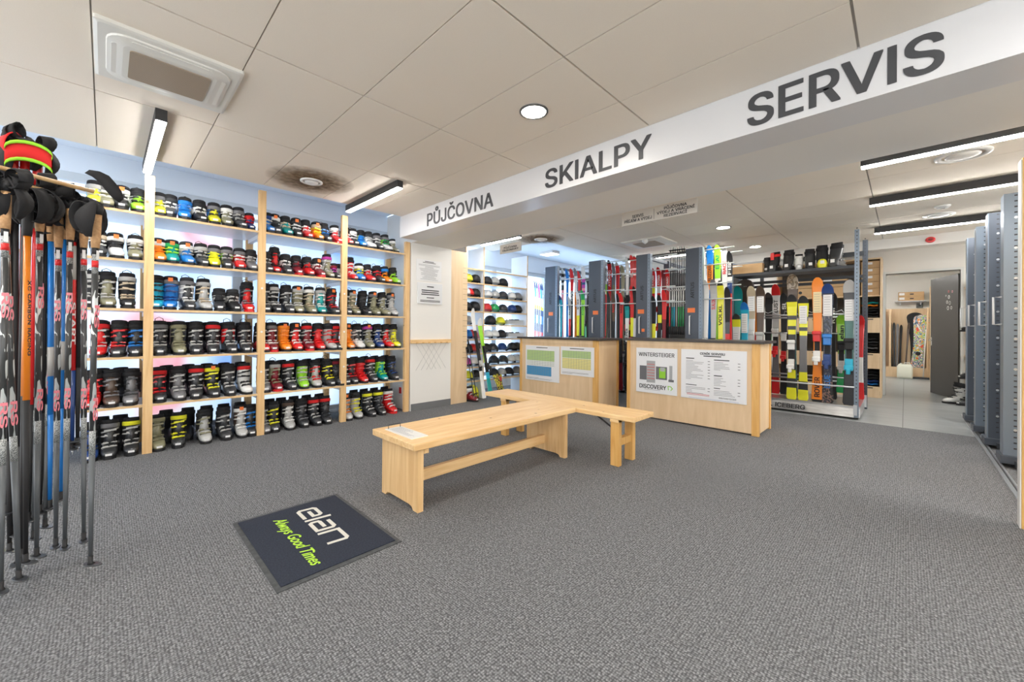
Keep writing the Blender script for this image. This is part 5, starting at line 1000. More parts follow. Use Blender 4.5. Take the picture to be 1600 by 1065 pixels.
# (px, tip py, tier 0 front / 1 rear, width, bands, bind, word, label)
SK = [
 (0, 863.5, 463, 0, .075, [(.68, 'D'), (.74, 'Y'), (1, 'W')], 'K', ('ELAN', .86, 'D', .16), 'cream tipped ski, first of the lower row'),
 (0, 869.5, 461, 0, .06, [(.6, 'D'), (.9, 'N'), (1, 'K')], 'L', None, 'green and charcoal ski, second of the lower row'),
 (0, 877, 461, 0, .08, [(.95, 'C'), (1, 'I')], 'K', None, 'plain turquoise ski, third of the lower row'),
 (0, 890.5, 462, 0, .075, [(.55, 'K'), (.74, 'R'), (1, 'S')], 'K', ('ELAN', .84, 'K', .18), 'grey and red ski, fourth of the lower row'),
 (0, 873, 419, 1, .06, [(.7, 'D'), (.95, 'N'), (1, 'L')], 'K', None, 'dark green ski, upper row left end'),
 (0, 879, 417, 1, .09, [(.6, 'A'), (.72, 'A'), (.78, 'K'), (.81, 'W'), (.85, 'K'), (.88, 'W'), (.92, 'K'), (1, 'W')], None, None, 'white ski with black zigzag and salmon lower half'),
 (0, 886.5, 420, 1, .08, [(1, 'B')], None, None, 'plain blue ski in the upper row'),
 (0, 893.5, 419, 1, .09, [(.72, 'K'), (1, 'R')], None, ('HEAD', .66, 'W', .2), 'black HEAD ski with a red tip'),
 (0, 899.5, 418, 1, .08, [(.7, 'O'), (.9, 'W'), (1, 'G')], None, None, 'white ski with orange waist and grey tip'),
 (0, 905, 423, 1, .07, [(.75, 'G'), (1, 'R')], None, None, 'grey ski with a red tip, upper row'),
 (0, 911.5, 414, 1, .10, [(.66, 'I'), (.70, 'P'), (.73, 'A'), (.77, 'P'), (.80, 'I'), (.85, 'P'), (1, 'W')], None, None, 'white tipped ski with purple and pink stripes'),
 (0, 903.5, 454, 0, .085, [(.30, 'K'), (.74, 'Y'), (1, 'W')], 'K', ('STIER', .86, 'D', .2), 'yellow ski with white upper third'),
 (0, 911, 453, 0, .09, [(.9, 'L'), (1, 'N')], 'K', ('ATOMIC', .8, 'N', .22), 'bright lime ski beside the second rack'),
 (1, 930, 417, 1, .09, [(.96, 'N'), (1, 'K')], None, None, 'plain green ski beside the second rack'),
 (1, 938.5, 409, 1, .09, [(.55, 'N'), (.75, 'L'), (.96, 'W'), (1, 'K')], None, ('ELAN', .86, 'D', .22), 'white and green ski, left of two alike'),
 (1, 945.5, 409, 1, .09, [(.55, 'N'), (.75, 'L'), (.96, 'W'), (1, 'K')], None, ('ELAN', .86, 'D', .22), 'white and green ski, right of two alike'),
 (1, 952.5, 406, 1, .09, [(.55, 'W'), (.7, 'R'), (.96, 'R'), (1, 'K')], None, ('ATOMIC', .8, 'W', .3), 'bright red ATOMIC ski with black tip'),
 (1, 959, 410, 1, .07, [(.6, 'N'), (.75, 'V'), (1, 'G')], None, None, 'grey and olive ski behind the red ATOMIC pair'),
 (1, 965, 409, 1, .085, [(.6, 'W'), (.96, 'R'), (1, 'S')], None, ('ATOMIC', .8, 'M', .3), 'deep red ATOMIC ski with a silver tip'),
 (1, 973, 414, 1, .08, [(.8, 'V'), (1, 'V')], None, None, 'olive ski in the upper row'),
 (1, 980, 401, 1, .075, [(.6, 'K'), (.7, 'W'), (1, 'W')], 'K', None, 'narrow white ski near the third rack'),
 (1, 987.5, 398, 1, .085, [(.5, 'R'), (.66, 'W'), (1, 'R')], 'R', ('SL', .8, 'W', .1), 'tall red and white ski, left of two near the third rack'),
 (1, 992.5, 400, 1, .08, [(.5, 'R'), (.66, 'W'), (1, 'R')], 'R', None, 'tall red and white ski, right of two near the third rack'),
 (1, 932, 454, 0, .085, [(.5, 'R'), (.96, 'R'), (1, 'W')], 'K', None, 'red ski in the lower row beside the second rack'),
 (1, 938.5, 451, 0, .085, [(.5, 'K'), (.7, 'W'), (.96, 'W'), (1, 'G')], 'K', ('HEAD', .82, 'K', .2), 'white HEAD ski in the lower row'),
 (1, 945, 450, 0, .09, [(.4, 'W'), (.6, 'R'), (.94, 'R'), (1, 'W')], 'R', ('ATOMIC', .8, 'W', .26), 'red and white ATOMIC ski in the lower row'),
 (1, 952, 456, 0, .06, [(.5, 'K'), (1, 'D')], 'K', None, 'dark ski edge between lower row skis'),
 (1, 959, 456, 0, .085, [(.5, 'R'), (.7, 'K'), (1, 'F')], 'K', ('RACE', .84, 'R', .16), 'brown and red ski in the lower row'),
 (1, 966, 458, 0, .06, [(.4, 'O'), (1, 'K')], 'K', None, 'black ski with orange tail in the lower row'),
 (1, 971, 457, 0, .08, [(.5, 'M'), (1, 'R')], 'K', ('RACE', .84, 'K', .16), 'dark red ski in the lower row'),
 (1, 980, 468, 0, .09, [(.5, 'K'), (.8, 'W'), (.93, 'T'), (1, 'K')], 'K', ('SUPER', .62, 'K', .2), 'white ski with teal tip in the lower row'),
 (1, 988, 446, 0, .09, [(.5, 'R'), (.7, 'Y'), (1, 'R')], 'R', None, 'red ski with yellow plate in the lower row'),
 (1, 992, 447, 0, .08, [(.5, 'R'), (.7, 'W'), (1, 'K')], 'R', None, 'black tipped red and white ski in the lower row'),
 (2, 1012, 418, 1, .09, [(.55, 'K'), (.7, 'R'), (.78, 'W'), (1, 'R')], 'R', ('ATOMIC', .86, 'W', .2), 'first of three red skis in front'),
 (2, 1020.5, 418, 1, .09, [(.55, 'K'), (.7, 'R'), (.78, 'Y'), (1, 'R')], 'R', ('ATOMIC', .86, 'W', .2), 'second of three red skis in front'),
 (2, 1029.5, 417, 1, .09, [(.55, 'K'), (.7, 'R'), (.78, 'W'), (1, 'R')], 'R', ('ATOMIC', .86, 'W', .2), 'third of three red skis in front'),
 (2, 1037, 420, 2, .09, [(.5, 'K'), (1, 'M')], 'K', None, 'maroon ski behind the three red ones'),
 (2, 1043, 419, 2, .08, [(.5, 'K'), (1, 'R')], 'K', ('ATOMIC', .82, 'W', .25), 'red ATOMIC ski behind, close to the poles'),
 (2, 1014, 460, 0, .085, [(.5, 'K'), (.72, 'Y'), (.8, 'K'), (1, 'R')], 'R', None, 'red ski of the lower row, nearest the third rack'),
 (2, 1022, 462, 0, .085, [(.5, 'K'), (.72, 'Y'), (.8, 'K'), (1, 'K')], 'W', None, 'black ski of the lower row between two red ones'),
 (2, 1031, 460, 0, .085, [(.5, 'R'), (.72, 'K'), (.8, 'Y'), (1, 'K')], 'R', None, 'black and red ski of the lower row'),
 (2, 1038, 452, 0, .085, [(.5, 'K'), (.72, 'M'), (1, 'R')], 'K', None, 'red ski of the lower row next to the poles'),
 (3, 1097, 384, 1, .105, [(.6, 'W'), (1, 'W')], None, ('HEAD', .84, 'K', .22), 'white HEAD ski in the upper row'),
 (3, 1109, 383, 1, .11, [(.6, 'B'), (.83, 'O'), (1, 'B')], None, ('BLIZZARD', .76, 'F', .27), 'orange and blue BLIZZARD ski'),
 (3, 1121, 382, 1, .11, [(.62, 'L'), (.7, 'W'), (1, 'L')], None, ('ELAN', .86, 'N', .24), 'bright green and white ski in the upper row'),
 (3, 1132, 386, 1, .105, [(.6, 'W'), (.97, 'W'), (1, 'G')], None, ('RACE', .82, 'R', .2), 'white ski with red lettering in the upper row'),
 (3, 1140, 392, 1, .09, [(.6, 'R'), (.72, 'I'), (.76, 'W'), (1, 'K')], None, ('FIST', .86, 'W', .25), 'black ski with white lettering beside the thin upright'),
 (3, 1090.5, 440, 0, .105, [(.5, 'G'), (.62, 'S'), (.68, 'C'), (1, 'R')], 'K', ('MANTO', .82, 'W', .24), 'red ski with white lettering in the lower row'),
 (3, 1102.5, 437, 0, .11, [(.96, 'W'), (1, 'S')], 'W', None, 'plain white ski in the lower row'),
 (3, 1115, 436, 0, .11, [(.5, 'K'), (.95, 'S'), (1, 'G')], 'K', ('SLALOM', .8, 'R', .16), 'silver ski in the lower row'),
 (3, 1126, 438, 0, .10, [(.5, 'W'), (.96, 'Y'), (1, 'D')], 'K', ('VÖLKL' if 0 else 'VOLKL', .72, 'K', .3), 'yellow ski with black lettering in the lower row'),
 (3, 1137, 448, 0, .09, [(.5, 'W'), (.6, 'R'), (.7, 'D'), (1, 'K')], 'S', None, 'dark ski with white and red tail beside the upright'),
]
for bay, px, py, tier, wd, bands, bind, word, lab in SK:
    y = [6.335, 6.575, 7.07][tier]; zb = [.131, .801, .801][tier]; x = at(px, 480, 1, y).x; zt = at(px, py, 1, y-.06).z
    w8 = [' in first gap', ' in second gap', ' in third gap', '']
    lab2 = lab+{0: ', left of the second rack', 1: ', left of the third rack', 2: ', left of the fourth rack', 3: ', right of the fourth rack'}[bay]
    lab2 = ' '.join(lab2.split()[:16])
    if bay == 1 and 'rack' in lab: lab2 = lab
    if bay == 0 and 'rack' in lab: lab2 = lab
    ski(x, y, zb, zt-zb, wd*.95, bands, lab2, GN[bay], bind, word=word, bz=.40, tipc=.06)
rq = random.Random(21)
for bay, (pa, pb, n_) in enumerate(((864, 912, 9), (930, 990, 11), (1011, 1044, 6), (1088, 1136, 7))):
    pal = ['KNDBGKRDW', 'KRVNKMGRKDR', 'RKRMKR', 'KGWRDKB'][bay]
    for row in (0, 1):
        for k in range(n_):
            if row and bay == 3: continue
            y = (6.90, 7.12)[row]; zb = (.121, .801)[row]; px = pa+(pb-pa)*(k+.5*row)/max(1, n_-1)
            x = at(px, 480, 1, y).x
            if x < RTX[bay]+.20 or (bay < 3 and x > RTX[bay+1]-.17): continue
            c = pal[k % len(pal)]; c2 = pal[(k*2+3) % len(pal)]; L_ = (1.66, 1.42)[row]+rq.uniform(-.1, .06)
            ski(x, y, zb, L_, .085, [(.35, c2), (.62, 'K'), (.72, rq.choice('RWKY' if bay in (1, 2) else 'KGWD')), (1, c)], '%s ski, %s from left in the %s, %s' % (COL[c][0], ORD[k], ('row behind', 'hindmost row')[row], ('left of second rack', 'left of third rack', 'left of fourth rack', 'right of fourth rack')[bay]), GN[bay], (rq.choice('KRSW' if bay in (1, 2) else 'KS'),)*2, bz=.45)
# ski poles hanging upside down between the third and fourth rack
rp = random.Random(5)
PB_ = MB(); PB_.tube([(0, 0, 0), (0, 0, .48)], .0065, 8); PS_ = PB_.mesh('shaft', BLK)
for k, (px, c) in enumerate(((1046.5, 'R'), (1050.5, 'T'), (1053.5, 'C'), (1057, 'S'), (1060.5, 'N'), (1064, 'N'), (1067.5, 'N'))):
    for tier in (0, 1):
        y = 6.36+tier*.10; z = (1.12, 1.62)[tier]+.0; x = at(px+tier*1.0, 470, 1, y).x
        t = thing('alpine_ski_pole', '%s pole, %s from left in the %s pole row beside the fourth rack' % (('white shafted '+COL[c][0]) if tier == 0 else 'dark', ORD[k], 'lower' if tier == 0 else 'upper'), 'ski pole', (x, y, z+.0), 0, 'ski poles hanging between racks')
        L_ = (.76, .92)[tier]
        MB().tube([(0, 0, .12), (0, 0, L_*.58)], .0085, 8).build('lower_shaft', cm(c if tier == 0 else 'K'), t)
        MB().tube([(0, 0, L_*.58), (0, 0, L_-.05)], .0085 if tier == 0 else .006, 8).build('upper_shaft', cm('W' if tier == 0 else 'D'), t)
        MB().tube([(0, 0, 0), (0, 0, .13)], [.015, .012], 8).build('grip', cm('K', .6, 0), t)
        MB().lathe([(.008, L_-.07), (.032, L_-.055), (.030, L_-.05), (.006, L_-.045), (.002, L_)], n=12).build('basket', cm('K' if tier else 'S'), t)
# cross country skis by the window, left of the first rack
for k, (px, c) in enumerate(((836.5, 'C'), (839.5, 'S'), (842.5, 'P'), (845.5, 'C'), (848, 'S'))):
    y = 6.95; x = at(px, 480, 1, y).x
    ski(x, y, .0, 2.30-.02*k, .05, [(.30, 'I'), (.50, 'A' if k % 2 else 'R'), (.58, 'I'), (.66, 'W' if k % 2 else 'B'), (.72, 'I'), (.76, 'Y'), (.84, 'W'), (.93, c), (1, 'P' if c == 'P' else 'I')], 'narrow cross country ski, %s from left by the snowy window' % ORD[k], 'cross country skis by the window', None, tipc=.05)

# ================================================================== ALPINE SKI RACK WITH THE ALUMINIUM BASE
t = thing('ski_display_rack', 'open steel ski rack on a low aluminium ICEBERG base', 'ski rack', (-1.23, 7.1, 0))
q = MB(); q.prism([(0, .03), (.04, .145), (.04, .175), (.95, .175), (.95, .03)], 0, -.80, .80); q.build('base', ALU, t)
Bx(-.78, .78, .05, .93, 0, .03).build('plinth', BLK, t)
text('lettering', 'ICEBERG', .36, .062, INK, t, (.02, -.0, .088), rot=(R_(71), 0, 0), bold=.03)
q = MB(); stroke(q, [(-.055, -.03), (0, .035), (.055, -.03), (-.02, -.03)], .014, 0, .0015); o = q.build('mountain_emblem', INK, t); o.location = (-.26, .002, .088); o.rotation_euler = (R_(71), 0, 0)
def perf(nm, x, y, h, m, par, w_=.05, d_=.03, fx=0):
    q = MB(); q.box(x-w_/2, x+w_/2, y, y+.004, .03, h); q.box(x+w_/2-.004, x+w_/2, y+.004, y+d_, .03, h); q.build(nm, m, par)
    q = MB(); n = int(h/.05)
    for k in range(n): q.box(x-.006, x+.006, y-.0015, y, .08+k*.05, .094+k*.05)
    q.build('perforations', INK, par)
perf('upright', .765, 0, 2.57, STEEL_L, t); perf('upright', .80, .90, 2.57, STEEL, t, .06, .05); perf('upright', -.775, 0, 2.08, STEEL_L, t); perf('upright', -.93, -.25, 2.41, STEEL_L, t, .05, .05)
perf('upright', -.55, .90, 2.28, STEEL, t, .05, .04)
Bx(.735, .775, -.012, .0, .06, .20).build('foot_bracket', ZINC, t); Bx(.785, .825, .88, .90, .06, .24).build('foot_bracket', ZINC, t)
Bx(-.77, .745, .005, .03, 2.055, 2.095).build('top_beam', mat('beam_dark', (.035, .04, .048), .45), t); Bx(-.77, .745, .43, .455, 2.055, 2.095).build('top_beam', mat('beam_dark', (1,)*3), t)
Bx(-.77, .74, .03, .43, 2.062, 2.070).build('top_shelf', STEEL, t)
for z in (2.00, 1.93): Bx(-.75, .79, .86, .885, z, z+.045).build('rear_beam', mat('beam_dark', (1,)*3), t)
Bx(.0, .79, .86, .885, 2.33, 2.40).build('rear_beam', mat('beam_dark', (1,)*3), t)
for y, z, r_ in ((.40, 1.44, .012), (.44, 1.40, .014), (.40, 1.16, .008), (.40, .52, .012), (.44, .46, .012), (-.02, .44, .011), (.0, 1.90, .0)):
    if r_: MB().tube([(-.77, y, z), (.745, y, z)], r_, 10).build('cross_bar', ZINC, t)
for y in (.40,): 
    for x in (-.77, .745): Bx(x-.012, x+.012, .03, .9, 1.425, 1.45).build('side_bar', STEEL, t)
for i in range(5):
    x = -.6+i*.28; MB().tube([(x-.09, .40, 1.45), (x-.06, .30, 1.50), (x, .27, 1.47), (x+.06, .30, 1.50), (x+.09, .40, 1.45)], .004, 6).build('ski_holder', mat('bar_white', (1,)*3), t)
IY = 7.155
def camo(name, cs, sc_=9, seed=0):
    m = mat(name, (.2, .2, .2), .35, 0, .3); n, N, L, b = nodes(m); tc = N.new('ShaderNodeTexCoord'); mp = N.new('ShaderNodeMapping'); mp.inputs['Location'].default_value = (seed, seed*.7, seed*.3); mp.inputs['Scale'].default_value = (1, 1, .6)
    v = N.new('ShaderNodeTexNoise'); v.inputs['Scale'].default_value = sc_; v.inputs['Detail'].default_value = 3; v.inputs['Distortion'].default_value = 1.5
    L.new(tc.outputs['Object'], mp.inputs[0]); L.new(mp.outputs[0], v.inputs['Vector'])
    k = len(cs); r = ramp(N, [(.34+.32*i/k, c) for i, c in enumerate(cs)]); r.color_ramp.interpolation = 'CONSTANT'
    L.new(v.outputs[0], r.inputs[0]); L.new(r.outputs[0], b.inputs['Base Color']); return m
def recol(t, c, m):
    o = [k for k in t.children if k.name.startswith('board')][0]
    for i, mm in enumerate(o.data.materials):
        if mm == cm(c): o.data.materials[i] = m
def isk(px, py, y, L_or, wd, bands, label, bind=None, word=None, paper=None, z0=.181, grp='skis standing in the aluminium based rack', **k):
    x = at(px, 540, 1, y).x; zt = at(px, py, 1, y-.04).z
    return ski(x, y, z0, zt-z0, wd, bands, label, grp, bind, word=word, paper=paper, **k)
Z1 = isk(1237, 460, IY, 0, .13, [(.0, 'Y'), (.11, 'Y'), (.20, 'D'), (.28, 'Y'), (.62, 'D'), (.665, 'Y'), (.70, 'D'), (.76, 'Y'), (.80, 'D'), (.93, 'Y'), (1, 'D')], 'grey and yellow striped ski with binding, left of two alike', bind='WW', bz=.42, tipc=.05)
Z2 = isk(1255, 462, IY+.01, 0, .13, [(.10, 'Y'), (.18, 'D'), (.27, 'Y'), (.62, 'G'), (.665, 'Y'), (.70, 'D'), (.76, 'Y'), (.80, 'D'), (.93, 'Y'), (1, 'D')], 'grey and yellow striped ski without binding, right of two alike', paper=(.82, .26, 'white'), tipc=.05)
isk(1277, 433, IY, 0, .135, [(.02, 'K'), (.97, 'O'), (1, 'O')], 'bright orange ski with white and red binding and paper tag', bind='RW', word=('ROVER', .12, 'K', .28), paper=(.80, .30, 'cream'), tipc=.03, bz=.44)
a = isk(1293, 443, IY, 0, .14, [(.18, 'F'), (.92, 'D'), (1, 'I')], 'dark blue patterned ski with blue binding and paper tag', bind='BI', word=('BLUE', .18, 'B', .18), paper=(.82, .30, 'white'), tipc=.05, bz=.44)
recol(a, 'D', camo('dark_blue_camouflage', [(.01, .012, .02), (.05, .06, .09), (.015, .02, .05), (.12, .11, .12)], 12, 2)); recol(a, 'F', camo('brown_camouflage', [(.02, .02, .02), (.25, .15, .12), (.03, .03, .04)], 14, 5))
a = isk(1327, 437, IY, 0, .14, [(.30, 'D'), (.78, 'T'), (.90, 'D'), (1, 'S')], 'charcoal and dark teal ski with silver tip and mint binding', bind=('K', 'C'), paper=(.76, .29, 'white'), tipc=.05, bz=.40)
recol(a, 'T', mat('dark_teal_ski', (.04, .15, .13), .35, 0, .3))
RY = 7.60
a = isk(1238, 428, 7.36, 0, .15, [(.75, 'T'), (.88, 'F'), (1, 'E')], 'camouflage ski with beige tip behind the striped pair', tipc=.05); recol(a, 'E', camo('beige_camouflage', [(.42, .32, .22), (.2, .15, .1), (.45, .38, .3)], 10, 1)); recol(a, 'T', camo('teal_camouflage', [(.02, .10, .10), (.05, .07, .07), (.02, .16, .15)], 10, 3))
isk(1201, 457, RY, 0, .12, [(.45, 'K'), (.6, 'N'), (.95, 'K'), (1, 'D')], 'black ski with green middle behind the counter corner', bind='KS')
isk(1212, 444, RY, 0, .12, [(.15, 'R'), (.55, 'G'), (.76, 'S'), (.90, 'W'), (1, 'R')], 'white LUST ski with red tip', bind='WR', word=('LUST', .80, 'K', .20))
isk(1225, 458, RY, 0, .11, [(.9, 'K'), (1, 'D')], 'black ski with white lettering beside the LUST ski', bind='WR', word=('SL', .88, 'W', .12))
isk(1301, 456, RY, 0, .11, [(1, 'K')], 'black ski with white lettering behind the dark blue one', word=('RTM', .78, 'W', .22))
isk(1315, 492, RY-.1, 0, .12, [(.3, 'N'), (.5, 'W'), (.96, 'L'), (1, 'L')], 'short lime green elan ski', bind='KS', word=('elan', .78, 'D', .2), z0=.30)
isk(1344, 492, 7.9, 0, .10, [(.2, 'R'), (.5, 'W'), (.6, 'R'), (1, 'R')], 'red ski behind the right uprights')
# left part of the rack, seen over the right counter
isk(1188, 447, 7.12, 0, .13, [(.5, 'D'), (1, 'F')], 'dark grey ski with long white paper tag', bind='SK', paper=(.86, .33, 'white'), bz=.45)
isk(1174, 447, 7.16, 0, .13, [(.5, 'A'), (.7, 'W'), (1, 'E')], 'beige ski with long white paper tag', bind='WS', paper=(.86, .30, 'white'), bz=.45)
isk(1163.5, 472, 7.0, 0, .12, [(.93, 'C'), (1, 'B')], 'bright blue ski with a white paper tag', paper=(.80, .30, 'white'), z0=.001)
isk(1150.5, 490, 6.9, 0, .12, [(.6, 'S'), (.86, 'W'), (.94, 'Y'), (1, 'D')], 'short yellow tipped white ski with a plastic bag', paper=(.72, .26, 'white'), z0=.001, tipc=.04)
a = isk(1164, 436, 7.62, 0, .28, [(1, 'F')], 'dark brown snowboard with a pale emblem', nm='snowboard', cat='snowboard', tipc=.03, grp='snowboards'); text('emblem', 'W', .06, .05, cm('S'), a, (0, -.013, 1.78), bold=.03)
isk(1153, 447, 7.5, 0, .14, [(1, 'T')], 'plain teal ski beside the brown snowboard')
isk(1181, 457, 7.3, 0, .08, [(.6, 'R'), (1, 'O')], 'narrow orange and red ski between the tagged skis')
t = thing('cardboard_box', 'flat open cardboard box at the left end of the rack shelf', 'box', (-1.81, 7.3, 2.098))
Bx(-.20, .235, -.19, .17, 0, .145, bev=.003).build('carton', CARD, t); Bx(-.20, .235, -.02, .0, .145, .1465).build('tape', mat('brown_tape', (.45, .28, .12), .3), t)
for px, kd, cu, sh, st_, s, lab in ((1199, 'race', 'K', 'K', 'K', .80, 'small black ski boot seen from behind, leftmost on the rack shelf'), (1212, 'race', 'K', 'D', 'R', 1, 'black ski boot with a red spine on the rack shelf'), (1233, 'race', 'K', 'K', 'K', 1.03, 'wide black ski boot seen from behind, third on the rack shelf'),
   (1248, 'race', 'W', 'S', 'W', .80, 'small white ski boot on the rack shelf'), (1265, 'race', 'D', 'K', 'K', .98, 'black ski boot right of the small white one'), (1284, 'race', 'K', 'Y', 'K', 1.08, 'black ski boot with yellow sole and trim on the rack shelf'), (1308, 'race', 'D', 'D', 'K', 1.12, 'big dark ski boot at the right end of the rack shelf')):
    x = at(px, 410, 1, 7.3).x
    o = boot(x, 7.32, 2.071, R_(90+{1199: 0}.get(px, rb_.uniform(-15, 15))), kd, cu, sh, st_, 'S', lab, 'ski boots on top of the rack shelf', s*1.06, sole='Y' if sh == 'Y' else 'K')
    Bx(-.137, -.134, -.018, .018, .075, .115).build('number_label', PAPER, o)
    if st_ == 'R': Bx(-.112, -.105, -.02, .02, .2, .3).build('red_spine', cm('R'), o)

# ================================================================== STORAGE UNIT WITH CARTONS AND SLOPED BINS
t = thing('storage_unit', 'tall birch storage unit with cartons and pull out bins by the doorway', 'shelving', (-1.0, 9.75, 0))
Bx(.68, .705, -.02, .45, 0, 2.50).build('side_panel', BEECH, t); Bx(-.9, -.88, 0, .45, 0, 2.5).build('side_panel', BEECH, t); Bx(-.9, .705, -.02, .45, 2.50, 2.525).build('top_panel', BEECH, t); Bx(-.88, .68, .43, .45, 0, 2.5).build('back_panel', mat('dark_back', (.10, .09, .08), .7), t)
Bx(.38, .40, 0, .43, 0, 2.5).build('divider', BEECH, t)
for z in (1.85, 1.44, .75, .14): Bx(-.88, .68, 0, .43, z-.02, z).build('shelf', BEECH, t)
def bin_(z0, z1, par, x0, x1):
    o = Bx(x0, x1, -.02, 0, z0, z1).build('bin_front', BEECH, par); Bx((x0+x1)/2-.05, (x0+x1)/2+.05, -.022, -.02, z1-.035, z1-.02).build('bin_label', INK, o)
for x0, x1 in ((.40, .68), (-.88, .38)):
    for z0, z1 in ((1.17, 1.44), (.52, .80), (.0, .20)): bin_(z0, z1, t, x0+.002, x1-.002)
for k in range(4):
    for j, x in enumerate((-.46, -.18, .02)):
        if j == 2: x = .0
for k in range(5):
    z = 1.853+k*.125; o = thing('cardboard_box', 'brown carton with white label, %s from bottom in the storage unit stack' % ORD[k], 'box', (-.455, 9.95, z), 0, 'cartons stacked in the storage unit')
    Bx(-.125, .125, -.17, .17, 0, .121, bev=.002).build('carton', CARD, o); Bx(-.10, .03, -.172, -.1705, .06, .10).build('white_label', PAPER, o)
rc = random.Random(2)
def cloth_pile(x, y, z, w_, h_, label, cols, seed):
    r2 = random.Random(seed); n = len(cols)
    for k, c in enumerate(cols):
        q = MB(); a0 = r2.uniform(0, 6); rings = []
        for i in range(9):
            f = i/8; u = -w_/2+w_*f; th = h_/n*.95
            rings.append([Vector((u, .14*math.cos(a)*(1+.12*math.sin(7*f+a0)), th/2+th*.5*math.sin(a)*(.75+.25*math.sin(9*f+a0+a))+.006*math.sin(13*f+a0))) for a in [2*math.pi*j/12 for j in range(12)]])
        q.loft(rings); o = q.build('folded_garment', fab(c), None, (x+r2.uniform(-.01, .01), y, z+h_/n*k)); tag(o, '%s folded garment, %s from bottom, %s' % (COL[c][0], ORD[k], label), 'clothing', 'folded garments in the bins')
cloth_pile(-.46, 9.95, 1.442, .22, .30, 'upper open bin', 'DKKDOT', 3)
cloth_pile(-.46, 9.95, .802, .22, .28, 'middle open bin', 'KGKDK', 4)
cloth_pile(-.46, 9.95, .202, .22, .28, 'lowest open bin', 'BIKDK', 5)
for k, (x, z) in enumerate(((-1.50, 1.853), (-1.0, 1.853), (-1.50, 2.04), (-.98, 2.04), (-.76, 1.853))):
    if k > 3: continue
    o = thing('cardboard_box', ['brown carton with round hole behind the ski rack', 'brown carton with a white label behind the orange ski', 'upper brown carton far left behind the ski rack', 'upper brown carton near the rack upright'][k], 'box', (x, 9.95, z), 0, 'cartons behind the ski rack')
    Bx(-.20, .20, -.18, .18, 0, .18, bev=.003).build('carton', CARD, o); Bx(-.15, -.02, -.182, -.18, .1, .14).build('white_label', PAPER, o) if k else MB().loft([[Vector((.03*math.cos(a), y, .1+.03*math.sin(a))) for a in [2*math.pi*i/16 for i in range(16)]] for y in (-.182, -.18)]).build('round_hole', INK, o)
q = MB()
o = thing('black_bag', 'black bag lying in the storage unit behind the ski rack', 'bag', (-1.2, 9.95, 1.442)); MB().loft([ell(0, .22, .10, 0, 16), ell(0, .26, .13, .08, 16), ell(.02, .22, .11, .2, 16), ell(.03, .08, .05, .25, 16)]).build('bag_body', fab('K'), o); MB().tube([(-.1, 0, .22), (-.03, 0, .31), (.06, 0, .31), (.1, 0, .22)], .012, 8).build('bag_handle', fab('D'), o)

# ================================================================== STORE ROOM NOOK
t = thing('board_stall', 'birch plywood stall holding boards in the back store room', 'stall', (.03, 14.55, 0))
Bx(-.42, .42, .38, .40, 0, 1.80).build('back_panel', BEECH, t); Bx(-.33, -.29, 0, .38, 0, 1.78).build('divider', BEECH, t); Bx(.36, .40, 0, .38, 0, 1.80).build('side_panel', BEECH, t); Bx(-.45, .42, -.02, 0, 0, .27).build('kick_board', BEECH, t); Bx(-.45, -.43, 0, .40, 0, 1.8).build('side_panel', BEECH, t)
SB = camo('graffiti_graphic', [(.8, .08, .05), (.85, .8, .1), (.1, .4, .1), (.85, .85, .82), (.05, .05, .06), (.2, .45, .7), (.85, .35, .1), (.9, .9, .88)], 11, 4)
o = ski(.20, 14.72, .01, 1.62, .30, [(1, 'W')], 'snowboard with a colourful abstract graphic in the back store room', 'snowboards', nm='snowboard', cat='snowboard', lean=4, tipc=.02); recol(o, 'W', SB); MB().loft([[Vector((.05*math.cos(a), y, .62+.05*math.sin(a))) for a in [2*math.pi*i/16 for i in range(16)]] for y in (-.02, -.012)]).build('round_hole_print', cm('K'), o)
ski(.24, 14.80, .01, 1.68, .31, [(1, 'K')], 'black snowboard standing behind the colourful one', 'snowboards', nm='snowboard', cat='snowboard', lean=-2, tipc=.02)
for k in range(4): ski(-.24+k*.045, 14.68+.03*k, .01, 1.45-.03*k, .06, [(1, 'KDGK'[k])], 'slim dark ski, %s from left in the store room stall' % ORD[k], 'dark skis in the store room', lean=-1.5+k, tipc=.05)
ski(.0, 14.70, .01, 1.42, .05, [(1, 'F')], 'curved brown ski left of the colourful snowboard', 'dark skis in the store room', lean=3, tipc=.09)
t = thing('plastic_canister', 'translucent white jerry can on the store room floor', 'canister', (.0, 14.35, 0)); MB().loft([rrect(-.14, .14, -.10, .10, .04, 0), rrect(-.145, .145, -.105, .105, .04, .05), rrect(-.145, .145, -.105, .105, .04, .30), rrect(-.11, .11, -.08, .08, .04, .36)]).build('canister_body', mat('milky_plastic', (.78, .78, .66), .35), t)
MB().lathe([(.025, .36), (.025, .385), (.0, .387)], cx=-.07, n=12).build('cap', cm('W'), t); MB().tube([(-.02, 0, .355), (-.01, 0, .395), (.09, 0, .395), (.10, 0, .355)], .012, 8).build('canister_handle', cm('W'), t)
t = thing('floor_squeegee', 'squeegee with white pole leaning on the store room shelf', 'squeegee', (.33, 14.4, 0)); MB().tube([(0, 0, .04), (.05, .1, 1.25)], .012, 8).build('pole', cm('W'), t); Bx(-.22, .16, -.03, .03, 0, .05, bev=.008).build('squeegee_head', cm('D', .6, 0), t)
t = thing('wall_switch_box', 'small grey box on the store room wall', 'switch box', (.27, 14.99, 1.88)); Bx(-.06, .06, -.04, 0, -.06, .06, bev=.004).build('switch_cover', mat('grey_box', (.12, .13, .13), .5), t); Bx(-.02, .02, -.046, -.04, -.02, .02).build('switch', INK, t)
